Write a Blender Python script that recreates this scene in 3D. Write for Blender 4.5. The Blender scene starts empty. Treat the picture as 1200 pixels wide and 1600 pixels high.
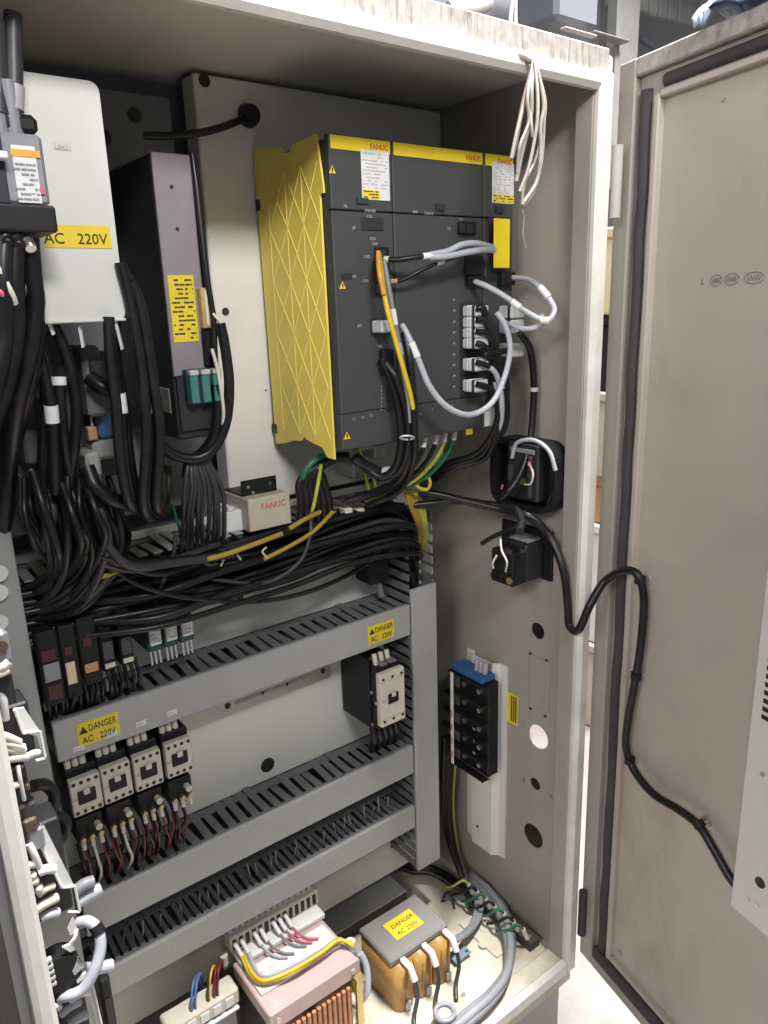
import bpy, math, random
from mathutils import Vector, Matrix
random.seed(7)
S = bpy.context.scene
COL = S.collection

# ------------------------------------------------------------------ camera
ROT = ((0.792279, -0.609317, -0.032034), (-0.187153, -0.192710, -0.963243), (0.580747, 0.769152, -0.266716))
FPX = 1180.92
EYE = Vector((-.9, -.683, 1.135))
cd = bpy.data.cameras.new('camera'); cam = bpy.data.objects.new('camera', cd); COL.objects.link(cam)
cd.sensor_fit = 'VERTICAL'; cd.sensor_height = 32.0; cd.lens = FPX / 1600 * 32.0
cd.clip_start = .02; cd.clip_end = 60
r0, r1, r2 = (Vector(r) for r in ROT)
cam.matrix_world = Matrix.Translation(EYE) @ Matrix((r0, -r1, -r2)).transposed().to_4x4()
S.camera = cam
S.render.resolution_x = 768; S.render.resolution_y = 1024

# ------------------------------------------------------------------ light
w = bpy.data.worlds.new('World'); S.world = w; w.use_nodes = True
w.node_tree.nodes['Background'].inputs[0].default_value = (.74, .86, 1.0, 1)
w.node_tree.nodes['Background'].inputs[1].default_value = .27
def lamp(name, loc, target, sx, sy, power, col, spread=180):
    l = bpy.data.lights.new(name, 'AREA'); l.shape = 'RECTANGLE'; l.size = sx; l.size_y = sy
    l.energy = power; l.color = col; l.spread = math.radians(spread)
    o = bpy.data.objects.new(name, l); COL.objects.link(o); o.location = loc
    o.rotation_euler = (Vector(target) - Vector(loc)).to_track_quat('-Z', 'Y').to_euler()
lamp('ceiling_or_fill_lamp', (.28, -.62, 5.5), (-.32, .02, 0), 1.4, .14, 90, (1, .98, .95), 60)
lamp('work_lamp', (-.85, -1.5, 2.2), (-.42, .3, 1.55), .6, .25, 6.0, (1, .985, .965), 64)
lamp('ceiling_or_fill_lamp', (-3.2, -1.2, 2.5), (-.2, .0, .9), 1.2, .8, 46, (1, .975, .94))  # fill light added for the door and the yellow side plate
lamp('ceiling_or_fill_lamp', (1.55, .12, 3.0), (1.15, .62, .3), .9, .3, 60, (1, .98, .95), 110)  # added only to brighten the background seen through the door gap
vs = S.view_settings
vs.view_transform = 'Standard'; vs.look = 'None'; vs.gamma = 1; vs.exposure = 0.2

# ------------------------------------------------------------------ projection helper: a photo point seen on a known plane of the cabinet
def ray(u, v):
    c = Vector(((u - 600) / FPX, (v - 800) / FPX, 1))
    return r0 * c.x + r1 * c.y + r2 * c.z
def A(u, v, y): d = ray(u, v); return EYE + d * ((y - EYE.y) / d.y)
def AX(u, v, x): d = ray(u, v); return EYE + d * ((x - EYE.x) / d.x)
def AZ(u, v, z): d = ray(u, v); return EYE + d * ((z - EYE.z) / d.z)
def rect(u0, v0, u1, v1, y):
    a, b = A(u0, v0, y), A(u1, v1, y)
    return min(a.x, b.x), max(a.x, b.x), min(a.z, b.z), max(a.z, b.z)

# ------------------------------------------------------------------ materials
def lin(c): return tuple(((x / 255) / 12.92 if x / 255 <= .04045 else ((x / 255 + .055) / 1.055) ** 2.4) for x in c)
MATS = {}
def mat(name, col, rough=.5, metal=0, var=.12, scale=18, bump=.0, spec=.5, dirt=None, dirt_amt=0, streak=False, bscale=None, dscale=None):
    m = bpy.data.materials.new(name); m.use_nodes = True; nt = m.node_tree; N = nt.nodes; L = nt.links
    b = N['Principled BSDF']; b.inputs['Roughness'].default_value = rough; b.inputs['Metallic'].default_value = metal
    b.inputs['Specular IOR Level'].default_value = spec
    tc = N.new('ShaderNodeTexCoord'); nz = N.new('ShaderNodeTexNoise'); nz.inputs['Scale'].default_value = scale
    nz.inputs['Detail'].default_value = 6; nz.inputs['Roughness'].default_value = .62
    L.new(tc.outputs['Object'], nz.inputs['Vector'])
    rp = N.new('ShaderNodeValToRGB'); lo = tuple(max(0, c * (1 - var)) for c in col); hi = tuple(min(1, c * (1 + var)) for c in col)
    rp.color_ramp.elements[0].position = .3; rp.color_ramp.elements[0].color = (*lo, 1)
    rp.color_ramp.elements[1].position = .7; rp.color_ramp.elements[1].color = (*hi, 1)
    L.new(nz.outputs['Fac'], rp.inputs['Fac']); out = rp.outputs['Color']
    if dirt:
        n2 = N.new('ShaderNodeTexNoise'); n2.inputs['Scale'].default_value = dscale or scale * .35; n2.inputs['Detail'].default_value = 9
        n2.inputs['Roughness'].default_value = .7
        if streak:
            mp = N.new('ShaderNodeMapping'); mp.inputs['Scale'].default_value = (9, 3, .9) if streak is True else streak
            L.new(tc.outputs['Object'], mp.inputs['Vector']); L.new(mp.outputs['Vector'], n2.inputs['Vector'])
        else: L.new(tc.outputs['Object'], n2.inputs['Vector'])
        r2_ = N.new('ShaderNodeValToRGB'); r2_.color_ramp.elements[0].position = .5; r2_.color_ramp.elements[1].position = .72
        L.new(n2.outputs['Fac'], r2_.inputs['Fac'])
        mu = N.new('ShaderNodeMath'); mu.operation = 'MULTIPLY'; mu.inputs[1].default_value = dirt_amt; L.new(r2_.outputs['Color'], mu.inputs[0])
        mx = N.new('ShaderNodeMix'); mx.data_type = 'RGBA'; mx.inputs['B'].default_value = (*dirt, 1)
        L.new(mu.outputs[0], mx.inputs['Factor']); L.new(out, mx.inputs['A']); out = mx.outputs['Result']
    L.new(out, b.inputs['Base Color'])
    rr = N.new('ShaderNodeMapRange'); rr.inputs['To Min'].default_value = max(.05, rough - .1); rr.inputs['To Max'].default_value = min(1, rough + .12)
    L.new(nz.outputs['Fac'], rr.inputs['Value']); L.new(rr.outputs[0], b.inputs['Roughness'])
    if bump:
        n3 = N.new('ShaderNodeTexNoise'); n3.inputs['Scale'].default_value = bscale or scale * 6; n3.inputs['Detail'].default_value = 3
        L.new(tc.outputs['Object'], n3.inputs['Vector'])
        bp = N.new('ShaderNodeBump'); bp.inputs['Strength'].default_value = bump; bp.inputs['Distance'].default_value = .002
        L.new(n3.outputs['Fac'], bp.inputs['Height']); L.new(bp.outputs[0], b.inputs['Normal'])
    MATS[name] = m; return m
M = MATS
mat('cabinet_paint', (.325, .303, .265), .42, var=.07, scale=7, dirt=(.24, .20, .15), dirt_amt=.30, dscale=3, bump=.05, bscale=220)
mat('door_paint', (.475, .435, .372), .36, var=.08, scale=3, dirt=(.25, .20, .155), dirt_amt=.55, dscale=1.7, streak=(2.6, 2.6, 1.1), bump=.14, bscale=7)
mat('plate_paint', (.67, .655, .60), .45, var=.05, scale=6, dirt=(.36, .33, .27), dirt_amt=.25, dscale=4, bump=.04, bscale=200)
mat('rim_paint', (.64, .63, .575), .38, var=.06, scale=14, dirt=(.30, .24, .18), dirt_amt=.35, dscale=9)
mat('chipped_paint', (.38, .355, .325), .6, var=.25, scale=60, dirt=(.08, .06, .05), dirt_amt=.95, streak=(140, 20, 14), dscale=1.3)
mat('floor_paint', (.58, .54, .44), .5, var=.12, scale=12, dirt=(.26, .20, .11), dirt_amt=.7, dscale=7, bump=.1)
mat('cover_paint', (.60, .595, .555), .45, var=.05, scale=8, dirt=(.42, .39, .34), dirt_amt=.25, dscale=5)
mat('shade_paint', (.15, .155, .17), .55, var=.1, scale=6)  # upper-left panel: shade behind the hanging cables put into the colour
mat('shaded_interior', (.17, .18, .205), .6, var=.1, scale=5)  # rear wall: its shade and bluish glare put into the colour
mat('duct_cover', (.36, .36, .355), .42, var=.05, scale=10, dirt=(.22, .21, .19), dirt_amt=.25, dscale=6)
mat('duct_finger', (.155, .16, .165), .5, var=.12, scale=20)
mat('duct_finger_pale', (.33, .33, .32), .5, var=.12, scale=20)
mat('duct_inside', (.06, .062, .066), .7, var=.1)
mat('black_rubber', (.008, .008, .0095), .36, var=.3, scale=25, spec=.4, dirt=(.05, .047, .042), dirt_amt=.5, dscale=9)
mat('box_beige', (.52, .475, .375), .5, var=.06)
mat('black_plastic', (.011, .011, .012), .5, var=.2, scale=30, spec=.3)
mat('cable_grey_dark', (.035, .035, .038), .45, var=.25, scale=25)
mat('gasket', (.050, .045, .045), .75, var=.25, scale=12)
mat('unit_grey', (.052, .053, .055), .48, var=.06, scale=8, bump=.05, bscale=500)
mat('unit_dark', (.022, .022, .025), .5, var=.1)
mat('purple_grey', (.25, .215, .235), .4, var=.10, scale=9)
mat('yellow_plate', (.84, .645, .11), .42, var=.08, scale=8, dirt=(.34, .24, .03), dirt_amt=.25, dscale=5)
mat('yellow_rib', (.86, .69, .16), .4, var=.05)
mat('yellow_print', (.80, .60, .02), .45, var=.05)
mat('sticker_yellow', (.72, .54, .03), .45, var=.08, scale=30)
mat('ink_black', (.02, .018, .015), .6, var=.1)
mat('ink_grey', (.42, .42, .42), .6, var=.1)
mat('ink_red', (.55, .10, .04), .6, var=.1)
mat('label_white', (.68, .67, .66), .6, var=.06, scale=60)
mat('white_plastic', (.72, .72, .70), .45, var=.06)
mat('ivory_plastic', (.60, .56, .455), .45, var=.08, scale=40)
mat('grey_connector', (.46, .47, .47), .45, var=.10, scale=60)
mat('grey_cable', (.40, .42, .46), .42, var=.08, scale=30)
mat('grey_sheath', (.21, .215, .235), .45, var=.12, scale=30)
mat('yellow_wire', (.66, .46, .03), .4, var=.08)
mat('orange_wire', (.55, .27, .03), .4, var=.08)
mat('dull_yellow_wire', (.36, .23, .03), .45, var=.1)
mat('green_wire', (.02, .13, .06), .4, var=.1)
mat('ground_wire', (.40, .45, .06), .4, var=.3, scale=45)
mat('red_wire', (.16, .02, .025), .45, var=.15)
mat('pink_wire', (.60, .12, .18), .4, var=.1)
mat('blue_wire', (.10, .19, .40), .4, var=.1)
mat('white_wire', (.62, .58, .48), .45, var=.1)
mat('teal_plastic', (.055, .19, .18), .4, var=.1, scale=40)
mat('teal_dark', (.018, .052, .050), .45, var=.15)
mat('steel', (.55, .54, .50), .32, metal=.9, var=.12, scale=30)
mat('zinc', (.48, .47, .43), .38, metal=.6, var=.1, scale=14)
mat('brass', (.55, .42, .20), .35, metal=.8, var=.15, scale=20)
mat('copper_tape', (.36, .20, .055), .42, var=.16, scale=16, dirt=(.20, .09, .02), dirt_amt=.5, dscale=14)
mat('copper_coil', (.40, .17, .08), .4, var=.2, scale=50)
mat('pink_steel', (.46, .325, .32), .45, var=.12, scale=12, dirt=(.60, .52, .48), dirt_amt=.5, dscale=9)
mat('grey_top', (.20, .192, .18), .5, var=.06, scale=12, dirt=(.28, .24, .2), dirt_amt=.3)
mat('slate_tag', (.16, .19, .27), .5, var=.1)
mat('blue_plastic', (.025, .10, .26), .45, var=.1)
mat('clear_tube', (.40, .36, .40), .25, var=.1)
mat('brown_red', (.065, .020, .017), .45, var=.3, scale=50)
mat('orange_label', (.52, .26, .12), .55, var=.1)
mat('cream_label', (.66, .57, .34), .55, var=.06, scale=80)
mat('orange_print', (.75, .36, .05), .5, var=.1)
mat('dull_copper', (.11, .075, .045), .45, var=.25, scale=40)
mat('breaker_grey', (.24, .245, .27), .42, var=.1)
mat('string', (.36, .32, .28), .6, var=.25, scale=60, dirt=(.16, .12, .1), dirt_amt=.5, dscale=30)
mat('pencil', (.20, .17, .145), .7, var=.3)
mat('concrete', (.27, .245, .23), .28, var=.14, scale=9, dirt=(.30, .25, .23), dirt_amt=.5, dscale=4, bump=.05)
mat('machine_blue', (.135, .14, .165), .5, var=.1, scale=4)
mat('machine_grey', (.40, .38, .37), .5, var=.1, scale=4, dirt=(.2, .18, .17), dirt_amt=.4)
mat('bellows', (.34, .33, .31), .5, var=.1)
mat('wall_cream', (.70, .66, .56), .7, var=.08, scale=2)
mat('cloth_blue', (.035, .05, .10), .8, var=.35, scale=22, bump=.5, bscale=70)
mat('cloth_pale', (.40, .46, .58), .8, var=.25, scale=22, bump=.5, bscale=70)
mat('cardboard', (.50, .44, .36), .8, var=.1)
mat('amber_board', (.42, .28, .11), .45, var=.2, scale=60)

# ------------------------------------------------------------------ mesh builder
class MB:
    def __init__(s): s.v = []; s.f = []; s.sm = []
    def _add(s, vs, fs, smooth=False):
        o = len(s.v); s.v += [Vector(p) for p in vs]
        for f in fs: s.f.append([i + o for i in f]); s.sm.append(smooth)
        return s
    def box(s, x0, x1, y0, y1, z0, z1, b=0.0, T=None):
        c = Vector(((x0 + x1) / 2, (y0 + y1) / 2, (z0 + z1) / 2)); h = (abs(x1 - x0) / 2, abs(y1 - y0) / 2, abs(z1 - z0) / 2)
        b = min(b, min(h) * .9); vs = []; fs = []
        def P(sg, k): return Vector([sg[i] * (h[i] if i == k or b == 0 else h[i] - b) for i in range(3)])
        if b == 0:
            sg = [(i, j, k) for i in (-1, 1) for j in (-1, 1) for k in (-1, 1)]
            vs = [P(g, 0) for g in sg]
            fs = [(0, 1, 3, 2), (4, 6, 7, 5), (0, 4, 5, 1), (2, 3, 7, 6), (0, 2, 6, 4), (1, 5, 7, 3)]
        else:
            idx = {}
            for i in (-1, 1):
                for j in (-1, 1):
                    for k in (-1, 1):
                        for a in range(3): idx[(i, j, k, a)] = len(vs); vs.append(P((i, j, k), a))
            def key(ax, vals, a): t = [0, 0, 0]; [t.__setitem__(q, w_) for q, w_ in zip(ax, vals)]; return idx[(*t, a)]
            raw = []
            for a in range(3):
                o1, o2 = (a + 1) % 3, (a + 2) % 3
                for t in (-1, 1):
                    raw.append([key((a, o1, o2), (t, p, q), a) for p, q in ((-1, -1), (1, -1), (1, 1), (-1, 1))])
                for p in (-1, 1):
                    for q in (-1, 1):
                        raw.append([key((a, o1, o2), (-1, p, q), o1), key((a, o1, o2), (1, p, q), o1), key((a, o1, o2), (1, p, q), o2), key((a, o1, o2), (-1, p, q), o2)])
            for i in (-1, 1):
                for j in (-1, 1):
                    for k in (-1, 1): raw.append([idx[(i, j, k, a)] for a in range(3)])
            for f in raw:
                n = (vs[f[1]] - vs[f[0]]).cross(vs[f[2]] - vs[f[0]]); ce = sum((vs[i] for i in f), Vector()) / len(f)
                fs.append(f if n.dot(ce) > 0 else f[::-1])
        vs = [p + c for p in vs]
        if T: vs = [T @ p for p in vs]
        return s._add(vs, fs)
    def cyl(s, a, b, r, n=14, r2=None, smooth=True, cap=True):
        a = Vector(a); b = Vector(b); d = (b - a).normalized(); x = d.orthogonal().normalized(); y = d.cross(x); r2 = r if r2 is None else r2
        vs = []; 
        for i in range(n):
            t = 2 * math.pi * i / n; q = x * math.cos(t) + y * math.sin(t); vs += [a + q * r, b + q * r2]
        s._add(vs, [(2 * i, 2 * ((i + 1) % n), 2 * ((i + 1) % n) + 1, 2 * i + 1) for i in range(n)], smooth)
        if cap: s._add(vs, [[2 * i for i in range(n)][::-1], [2 * i + 1 for i in range(n)]])
        return s
    def tube(s, pts, r, n=8, flat=None, cap=True):
        pts = [Vector(p) for p in pts]
        rr = r if callable(r) else (lambda t: r)
        d0 = (pts[1] - pts[0]).normalized(); x = d0.orthogonal().normalized(); vs = []; m = len(pts)
        for i, p in enumerate(pts):
            d = (pts[min(i + 1, m - 1)] - pts[max(i - 1, 0)]).normalized()
            x = (x - d * x.dot(d)).normalized(); y = d.cross(x); q = rr(i / (m - 1))
            for k in range(n):
                t = 2 * math.pi * k / n; vs.append(p + x * math.cos(t) * q + y * math.sin(t) * q * (flat or 1))
        fs = [(i * n + k, i * n + (k + 1) % n, (i + 1) * n + (k + 1) % n, (i + 1) * n + k) for i in range(m - 1) for k in range(n)]
        s._add(vs, fs, True)
        if cap: s._add(vs, [list(range(n))[::-1], [(m - 1) * n + k for k in range(n)]])
        return s
    def prism(s, poly, off, smooth=False):
        p = [Vector(q) for q in poly]; o = Vector(off); n = len(p); vs = p + [q + o for q in p]
        nn = Vector()
        for i in range(n): nn += p[i].cross(p[(i + 1) % n])
        fl = nn.dot(o) > 0
        a = list(range(n)); b = list(range(n, 2 * n)); sd = [(i, (i + 1) % n, n + (i + 1) % n, n + i) for i in range(n)]
        fs = [a[::-1], b] + sd if fl else [a, b[::-1]] + [f[::-1] for f in sd]
        return s._add(vs, fs, smooth)
    def build(s, name, m, parent=None, label=None):
        org = parent['_o'] if parent is not None else None
        if org is None:
            lo = [min(v[i] for v in s.v) for i in range(3)]; hi = [max(v[i] for v in s.v) for i in range(3)]
            o = Vector(((lo[0] + hi[0]) / 2, (lo[1] + hi[1]) / 2, lo[2]))
        else: o = Vector(org)
        me = bpy.data.meshes.new(name); me.from_pydata([v - o for v in s.v], [], s.f); me.validate()
        if len(me.polygons) == len(s.sm): me.polygons.foreach_set('use_smooth', s.sm)
        me.materials.append(M[m]); me.update()
        ob = bpy.data.objects.new(name, me); COL.objects.link(ob)
        if parent is not None: ob.parent = parent
        else: ob.location = o
        ob['_o'] = tuple(o)
        if label: ob['label'] = label
        return ob
def rr_poly(x0, x1, z0, z1, r, fn, n=5):
    out = []
    for cx, cz, a0 in ((x1 - r, z1 - r, 0), (x0 + r, z1 - r, 90), (x0 + r, z0 + r, 180), (x1 - r, z0 + r, 270)):
        for i in range(n + 1):
            a = math.radians(a0 + 90 * i / n); out.append(fn(cx + r * math.cos(a), cz + r * math.sin(a)))
    return out
def tag(o, label, cat, group=None, kind=None):
    o['label'] = label; o['category'] = cat
    if group: o['group'] = group
    if kind: o['kind'] = kind
    return o
def thing(name, label, cat, loc, group=None):
    o = bpy.data.objects.new(name, None); o.empty_display_size = .02; COL.objects.link(o); o.location = loc; o['_o'] = tuple(loc)
    return tag(o, label, cat, group)
def copy_tree(o, delta=None, parent=None):
    c = o.copy(); COL.objects.link(c); c.parent = parent
    if delta is not None: c.location = o.location + Vector(delta)
    for ch in [k for k in ALLCH(o)]: copy_tree(ch, None, c)
    return c
def ALLCH(o): return [k for k in bpy.data.objects if k.parent == o]
def smooth_path(pts, sub=8):
    p = [Vector(q) for q in pts]
    if len(p) == 2: return [p[0].lerp(p[1], i / 4) for i in range(5)]
    p = [p[0] * 2 - p[1]] + p + [p[-1] * 2 - p[-2]]; out = []
    for i in range(1, len(p) - 2):
        a, b, c, d = p[i - 1:i + 3]
        for k in range(sub):
            t = k / sub; out.append(.5 * (2 * b + (c - a) * t + (2 * a - 5 * b + 4 * c - d) * t * t + (3 * b - 3 * c + d - a) * t ** 3))
    out.append(p[-2]); return out
def W(p): return p if isinstance(p, Vector) else A(*p)
def cable(label, pts, r, m='black_rubber', group=None, name='cable', cat='cable', tags=(), parent=None, n=8, jit=0, flat=None):
    q = smooth_path([W(p) + (Vector((random.gauss(0, jit), random.gauss(0, jit), random.gauss(0, jit))) if jit else Vector()) for p in pts])
    o = MB().tube(q, r, n, flat).build(name, m, parent)
    if parent is None: tag(o, label, cat, group)
    for t, ln, tm in tags:
        i = int(t * (len(q) - 1)); i = max(0, min(len(q) - 2, i)); d = (q[i + 1] - q[i]).normalized()
        MB().cyl(q[i] - d * ln / 2, q[i] + d * ln / 2, r * 1.22, 10).build('marker_sleeve', tm, o)
    return o
def text(s, size, org, xd, zd, m, parent, name='lettering', align='LEFT', bold=0, ext=.0002, fit=None):
    cu = bpy.data.curves.new('t', 'FONT'); cu.body = s; cu.size = size; cu.align_x = align; cu.offset = bold; cu.extrude = ext; cu.resolution_u = 3
    t = bpy.data.objects.new('t', cu); me = bpy.data.meshes.new_from_object(t); bpy.data.objects.remove(t)
    if fit:
        w0 = max(v.co.x for v in me.vertices) - min(v.co.x for v in me.vertices); me.transform(Matrix.Diagonal((fit / w0, 1, 1, 1)))
    x = Vector(xd).normalized(); z = Vector(zd); z = (z - x * z.dot(x)).normalized(); nrm = x.cross(z)
    mt = Matrix((x, z, nrm)).transposed().to_4x4(); mt.translation = Vector(org) - Vector(parent['_o'])
    me.transform(mt); me.materials.clear(); me.materials.append(M[m]); me.name = name
    o = bpy.data.objects.new(name, me); COL.objects.link(o); o.parent = parent; o['_o'] = tuple(parent['_o']); return o
def scribble(parent, x0, x1, z0, z1, y, rows, m, name='print_lines', th=.0006, gap=.35):
    """small printed lines too fine to read, on a front-facing label"""
    mb = MB(); h = (z1 - z0) / rows
    for i in range(rows):
        x = x0; zc = z1 - (i + .5) * h
        while x < x1:
            l = random.uniform(.002, .007); l = min(l, x1 - x)
            if random.random() > gap: mb.box(x, x + l * .85, y, y + th, zc - h * .2, zc + h * .2)
            x += l
    if mb.v: mb.build(name, m, parent)

# ================================================================== SETTING
fl = MB().box(-6, 9, -5, 9, -.30, -.25).build('ground', 'concrete'); fl['kind'] = 'structure'
bw = MB().box(-6, 12, 6.0, 6.1, -.249, 4.5).build('backdrop_wall', 'wall_cream'); bw['kind'] = 'structure'

# ================================================================== CABINET
cab = thing('control_cabinet', 'open beige steel control cabinet full of wiring with scratched top rim', 'cabinet', (-.42, .2, -.06))
XL = -.845
# right wall with its knock-out holes (on x = -.010)
import bmesh
def wall_with_holes():
    bm = bmesh.new(); x = -.010
    def loop(pts):
        vv = [bm.verts.new(p) for p in pts]; return [bm.edges.new((vv[i], vv[(i + 1) % len(vv)])) for i in range(len(vv))]
    E = loop([(x, .03, 0), (x, .40, 0), (x, .40, 1.43), (x, .03, 1.43)])
    for c, r in HOLES:
        E += loop([(x, c.y + r * math.cos(t * math.pi / 10), c.z + r * math.sin(t * math.pi / 10)) for t in range(20)])
    bmesh.ops.triangle_fill(bm, edges=E, use_beauty=True)
    bmesh.ops.recalc_face_normals(bm, faces=bm.faces)
    f0 = bm.faces[:] if False else list(bm.faces)
    if sum(f.normal.x * f.calc_area() for f in f0) > 0: bmesh.ops.reverse_faces(bm, faces=f0)
    geo = bmesh.ops.extrude_face_region(bm, geom=f0); vv = [g for g in geo['geom'] if isinstance(g, bmesh.types.BMVert)]
    bmesh.ops.translate(bm, verts=vv, vec=(.003, 0, 0)); bmesh.ops.recalc_face_normals(bm, faces=list(bm.faces))
    bm.transform(Matrix.Translation(-Vector(cab['_o'])))
    me = bpy.data.meshes.new('side_wall'); bm.to_mesh(me); me.materials.append(M['cabinet_paint'])
    o = bpy.data.objects.new('side_wall', me); COL.objects.link(o); o.parent = cab; o['_o'] = cab['_o']; return o
HOLES = [(AX(840, 986, -.01), .0145), (AX(841, 1151, -.01), .0215), (AX(836, 1225, -.01), .0115), (AX(833, 1306, -.01), .0225)]
wallR = wall_with_holes()
# plugs behind the holes
for i, (c, r) in enumerate(HOLES):
    mb = MB()
    if i != 1: mb.cyl(c + Vector((.010, 0, 0)), c + Vector((.0035, 0, 0)), r * 1.25, 20); mb.build('grommet', 'black_rubber', wallR)
for u, v in ((819, 1219), (861, 1246)):
    c = AX(u, v, -.01); MB().cyl(c, c + Vector((-.002, 0, 0)), .0035, 10).build('screw', 'steel', wallR)
a = AX(829, 1026, -.01); b = AX(858, 1105, -.01)
MB().box(-.0125, -.0095, b.y, a.y, AX(843, 1105, -.01).z, AX(843, 1028, -.01).z, .001).build('blanking_plate', 'cabinet_paint', wallR)
for u, v in ((829, 1021), (854, 1032), (829, 1107), (852, 1119)):
    c = AX(u, v, -.01); MB().cyl(c + Vector((.001, 0, 0)), c + Vector((-.001, 0, 0)), .0028, 10).build('screw_hole', 'ink_black', wallR)
MB().box(-.0065, .0, .03, .40, 0, 1.43).build('outer_skin', 'cabinet_paint', cab) if False else None
MB().box(XL, -.838, .03, .40, 0, 1.43).build('side_wall', 'cabinet_paint', cab)
MB().box(XL, -.004, .03, .40, 1.43, 1.436).build('top_panel', 'plate_paint', cab)  # paler than the walls; ceiling brightness put into the colour
MB().box(XL, -.004, .03, .40, -.006, 0).build('bottom_panel', 'floor_paint', cab)
MB().box(XL, -.004, .395, .40, 0, 1.43).build('rear_wall', 'shaded_interior', cab)
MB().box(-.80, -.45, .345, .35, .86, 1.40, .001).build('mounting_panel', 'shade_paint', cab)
MB().box(-.80, -.07, .310, .316, .06, .845, .001).build('mounting_panel', 'plate_paint', cab)
amp_plate = MB().box(-.432, -.012, .308, .345, .853, 1.424, .002).build('mounting_panel', 'plate_paint', cab)
for u, v, r in ((319, 126, .008), (352, 487, .0055), (720, 745, .003), (415, 610, .0015)):
    c = A(u, v, .3085); MB().cyl(c + Vector((0, .001, 0)), c - Vector((0, .0012, 0)), r, 16).build('bolt_hole', 'ink_black', cab)
for u, v, r in ((418, 1195, .0125), (438, 1415, .012), (503, 1048, .0045), (333, 1110, .0)):
    if r: c = A(u, v, .3100); MB().cyl(c + Vector((0, .001, 0)), c - Vector((0, .0012, 0)), r, 18).build('bolt_hole', 'ink_black', cab)
for u, v, r in ((210, 180, .009), (160, 215, .011)):
    c = A(u, v, .345); MB().cyl(c + Vector((0, .001, 0)), c - Vector((0, .0015, 0)), r, 16).build('bolt_hole', 'ink_black', cab)
# front rims
MB().box(-.024, -.004, .0, .032, .0, 1.404, .003).build('front_rim', 'cabinet_paint', cab)
MB().box(-.0235, .004, -.012, .006, -.02, 1.412, .006).build('seal_lip', 'rim_paint', cab)
MB().box(XL, .004, .0, .034, 1.402, 1.440, .002).build('top_rim', 'chipped_paint', cab)
MB().box(XL + .02, -.020, -.012, .008, 1.388, 1.409, .006).build('seal_lip', 'rim_paint', cab)
MB().box(XL, .004, .0, .035, -.055, .006, .003).build('front_rim', 'floor_paint', cab)
MB().box(XL + .02, -.020, -.012, .004, -.02, .012, .006).build('seal_lip', 'rim_paint', cab)
MB().box(-.834, -.815, -.012, .012, -.02, 1.40, .005).build('seal_lip', 'rim_paint', cab)
MB().box(-.90, -.8345, .004, .03, -.05, 1.43, .003).build('front_rim', 'duct_cover', cab)
MB().box(-.866, -.846, -.006, .0035, -.05, 1.42, .004).build('gasket', 'gasket', cab)
MB().box(XL, .0, .02, .42, -.25, -.056, .004).build('plinth', 'machine_grey', cab)
for z in (1.28, .095):
    MB().cyl((.0125, -.012, z - .045), (.0125, -.012, z + .045), .0075, 12).build('hinge', 'machine_grey' if z > 1 else 'gasket', cab)

# ================================================================== DOOR
DA = .24883; DU = Vector((-math.sin(DA), -math.cos(DA), 0)); DN = Vector((-math.cos(DA), math.sin(DA), 0)); DH = Vector((.035, -.01, 0))
def DP(u, z, n=0): return DH + DU * u + DN * n + Vector((0, 0, z))
TD = Matrix((DU, DN, Vector((0, 0, 1)))).transposed().to_4x4(); TD.translation = DH      # local (u, n, z)
def AD(u, v, n=0):
    d = ray(u, v); t = ((DH + DN * n - EYE).dot(DN)) / d.dot(DN); return EYE + d * t
dr = thing('cabinet_door', 'beige steel cabinet door swung open with black gasket and inner box', 'door', DP(.3, -.02))
DW = .80; ZB, ZT = -.022, 1.428
MB().box(.05, DW - .05, -.016, -.012, ZB + .05, ZT - .05, T=TD).build('door_panel', 'door_paint', dr)
MB().box(-.020, .012, -.03, .002, ZB, ZT, .002, T=TD).build('door_flange', 'cabinet_paint', dr)
MB().box(.012, DW, -.03, .002, ZT - .022, ZT, .002, T=TD).build('door_flange', 'chipped_paint', dr)
MB().box(.012, DW, -.03, .002, ZB, ZB + .022, .002, T=TD).build('door_flange', 'cabinet_paint', dr)
MB().box(.013, .0502, -.02, -.008, ZB + .023, ZT - .023, T=TD).build('gasket_channel', 'cabinet_paint', dr)
MB().box(.0505, DW, -.02, -.008, ZT - .052, ZT - .023, T=TD).build('gasket_channel', 'cabinet_paint', dr)
MB().box(.0505, DW, -.02, -.008, ZB + .023, ZB + .052, T=TD).build('gasket_channel', 'cabinet_paint', dr)
gk = [DP(.0275 + random.uniform(-.0025, .0015) + .004 * math.sin(z * .7), ZT - .04 - z, -.0095) for z in [i * .06 for i in range(24)]]
MB().tube(smooth_path(gk, 4), .0098, 10).build('gasket', 'gasket', dr)
MB().box(.016, .78, -.0075, .0045, ZB + .0225, ZB + .0465, .003, T=TD).build('gasket', 'gasket', dr)
MB().tube([DP(.056, ZT - .036, -.0125), DP(.78, ZT - .036, -.0125)], .0095, 10).build('gasket', 'gasket', dr)
MB().box(.044, .0535, -.019, -.002, ZB + .045, ZT - .05, .0015, T=TD).build('inner_ridge', 'door_paint', dr)
MB().box(.054, DW, -.019, -.002, ZT - .055, ZT - .047, .0015, T=TD).build('inner_ridge', 'door_paint', dr)
MB().box(.054, DW, -.019, -.002, ZB + .047, ZB + .055, .0015, T=TD).build('inner_ridge', 'door_paint', dr)
for u, v in ((1132, 155),):
    c = AD(u, v, -.012); MB().cyl(c, c + DN * .002, .0022, 10).build('rivet', 'steel', dr)
c = AD(970, 1488, -.012); MB().cyl(c, c + DN * .004, .005, 10).build('rivet', 'steel', dr)
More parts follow.
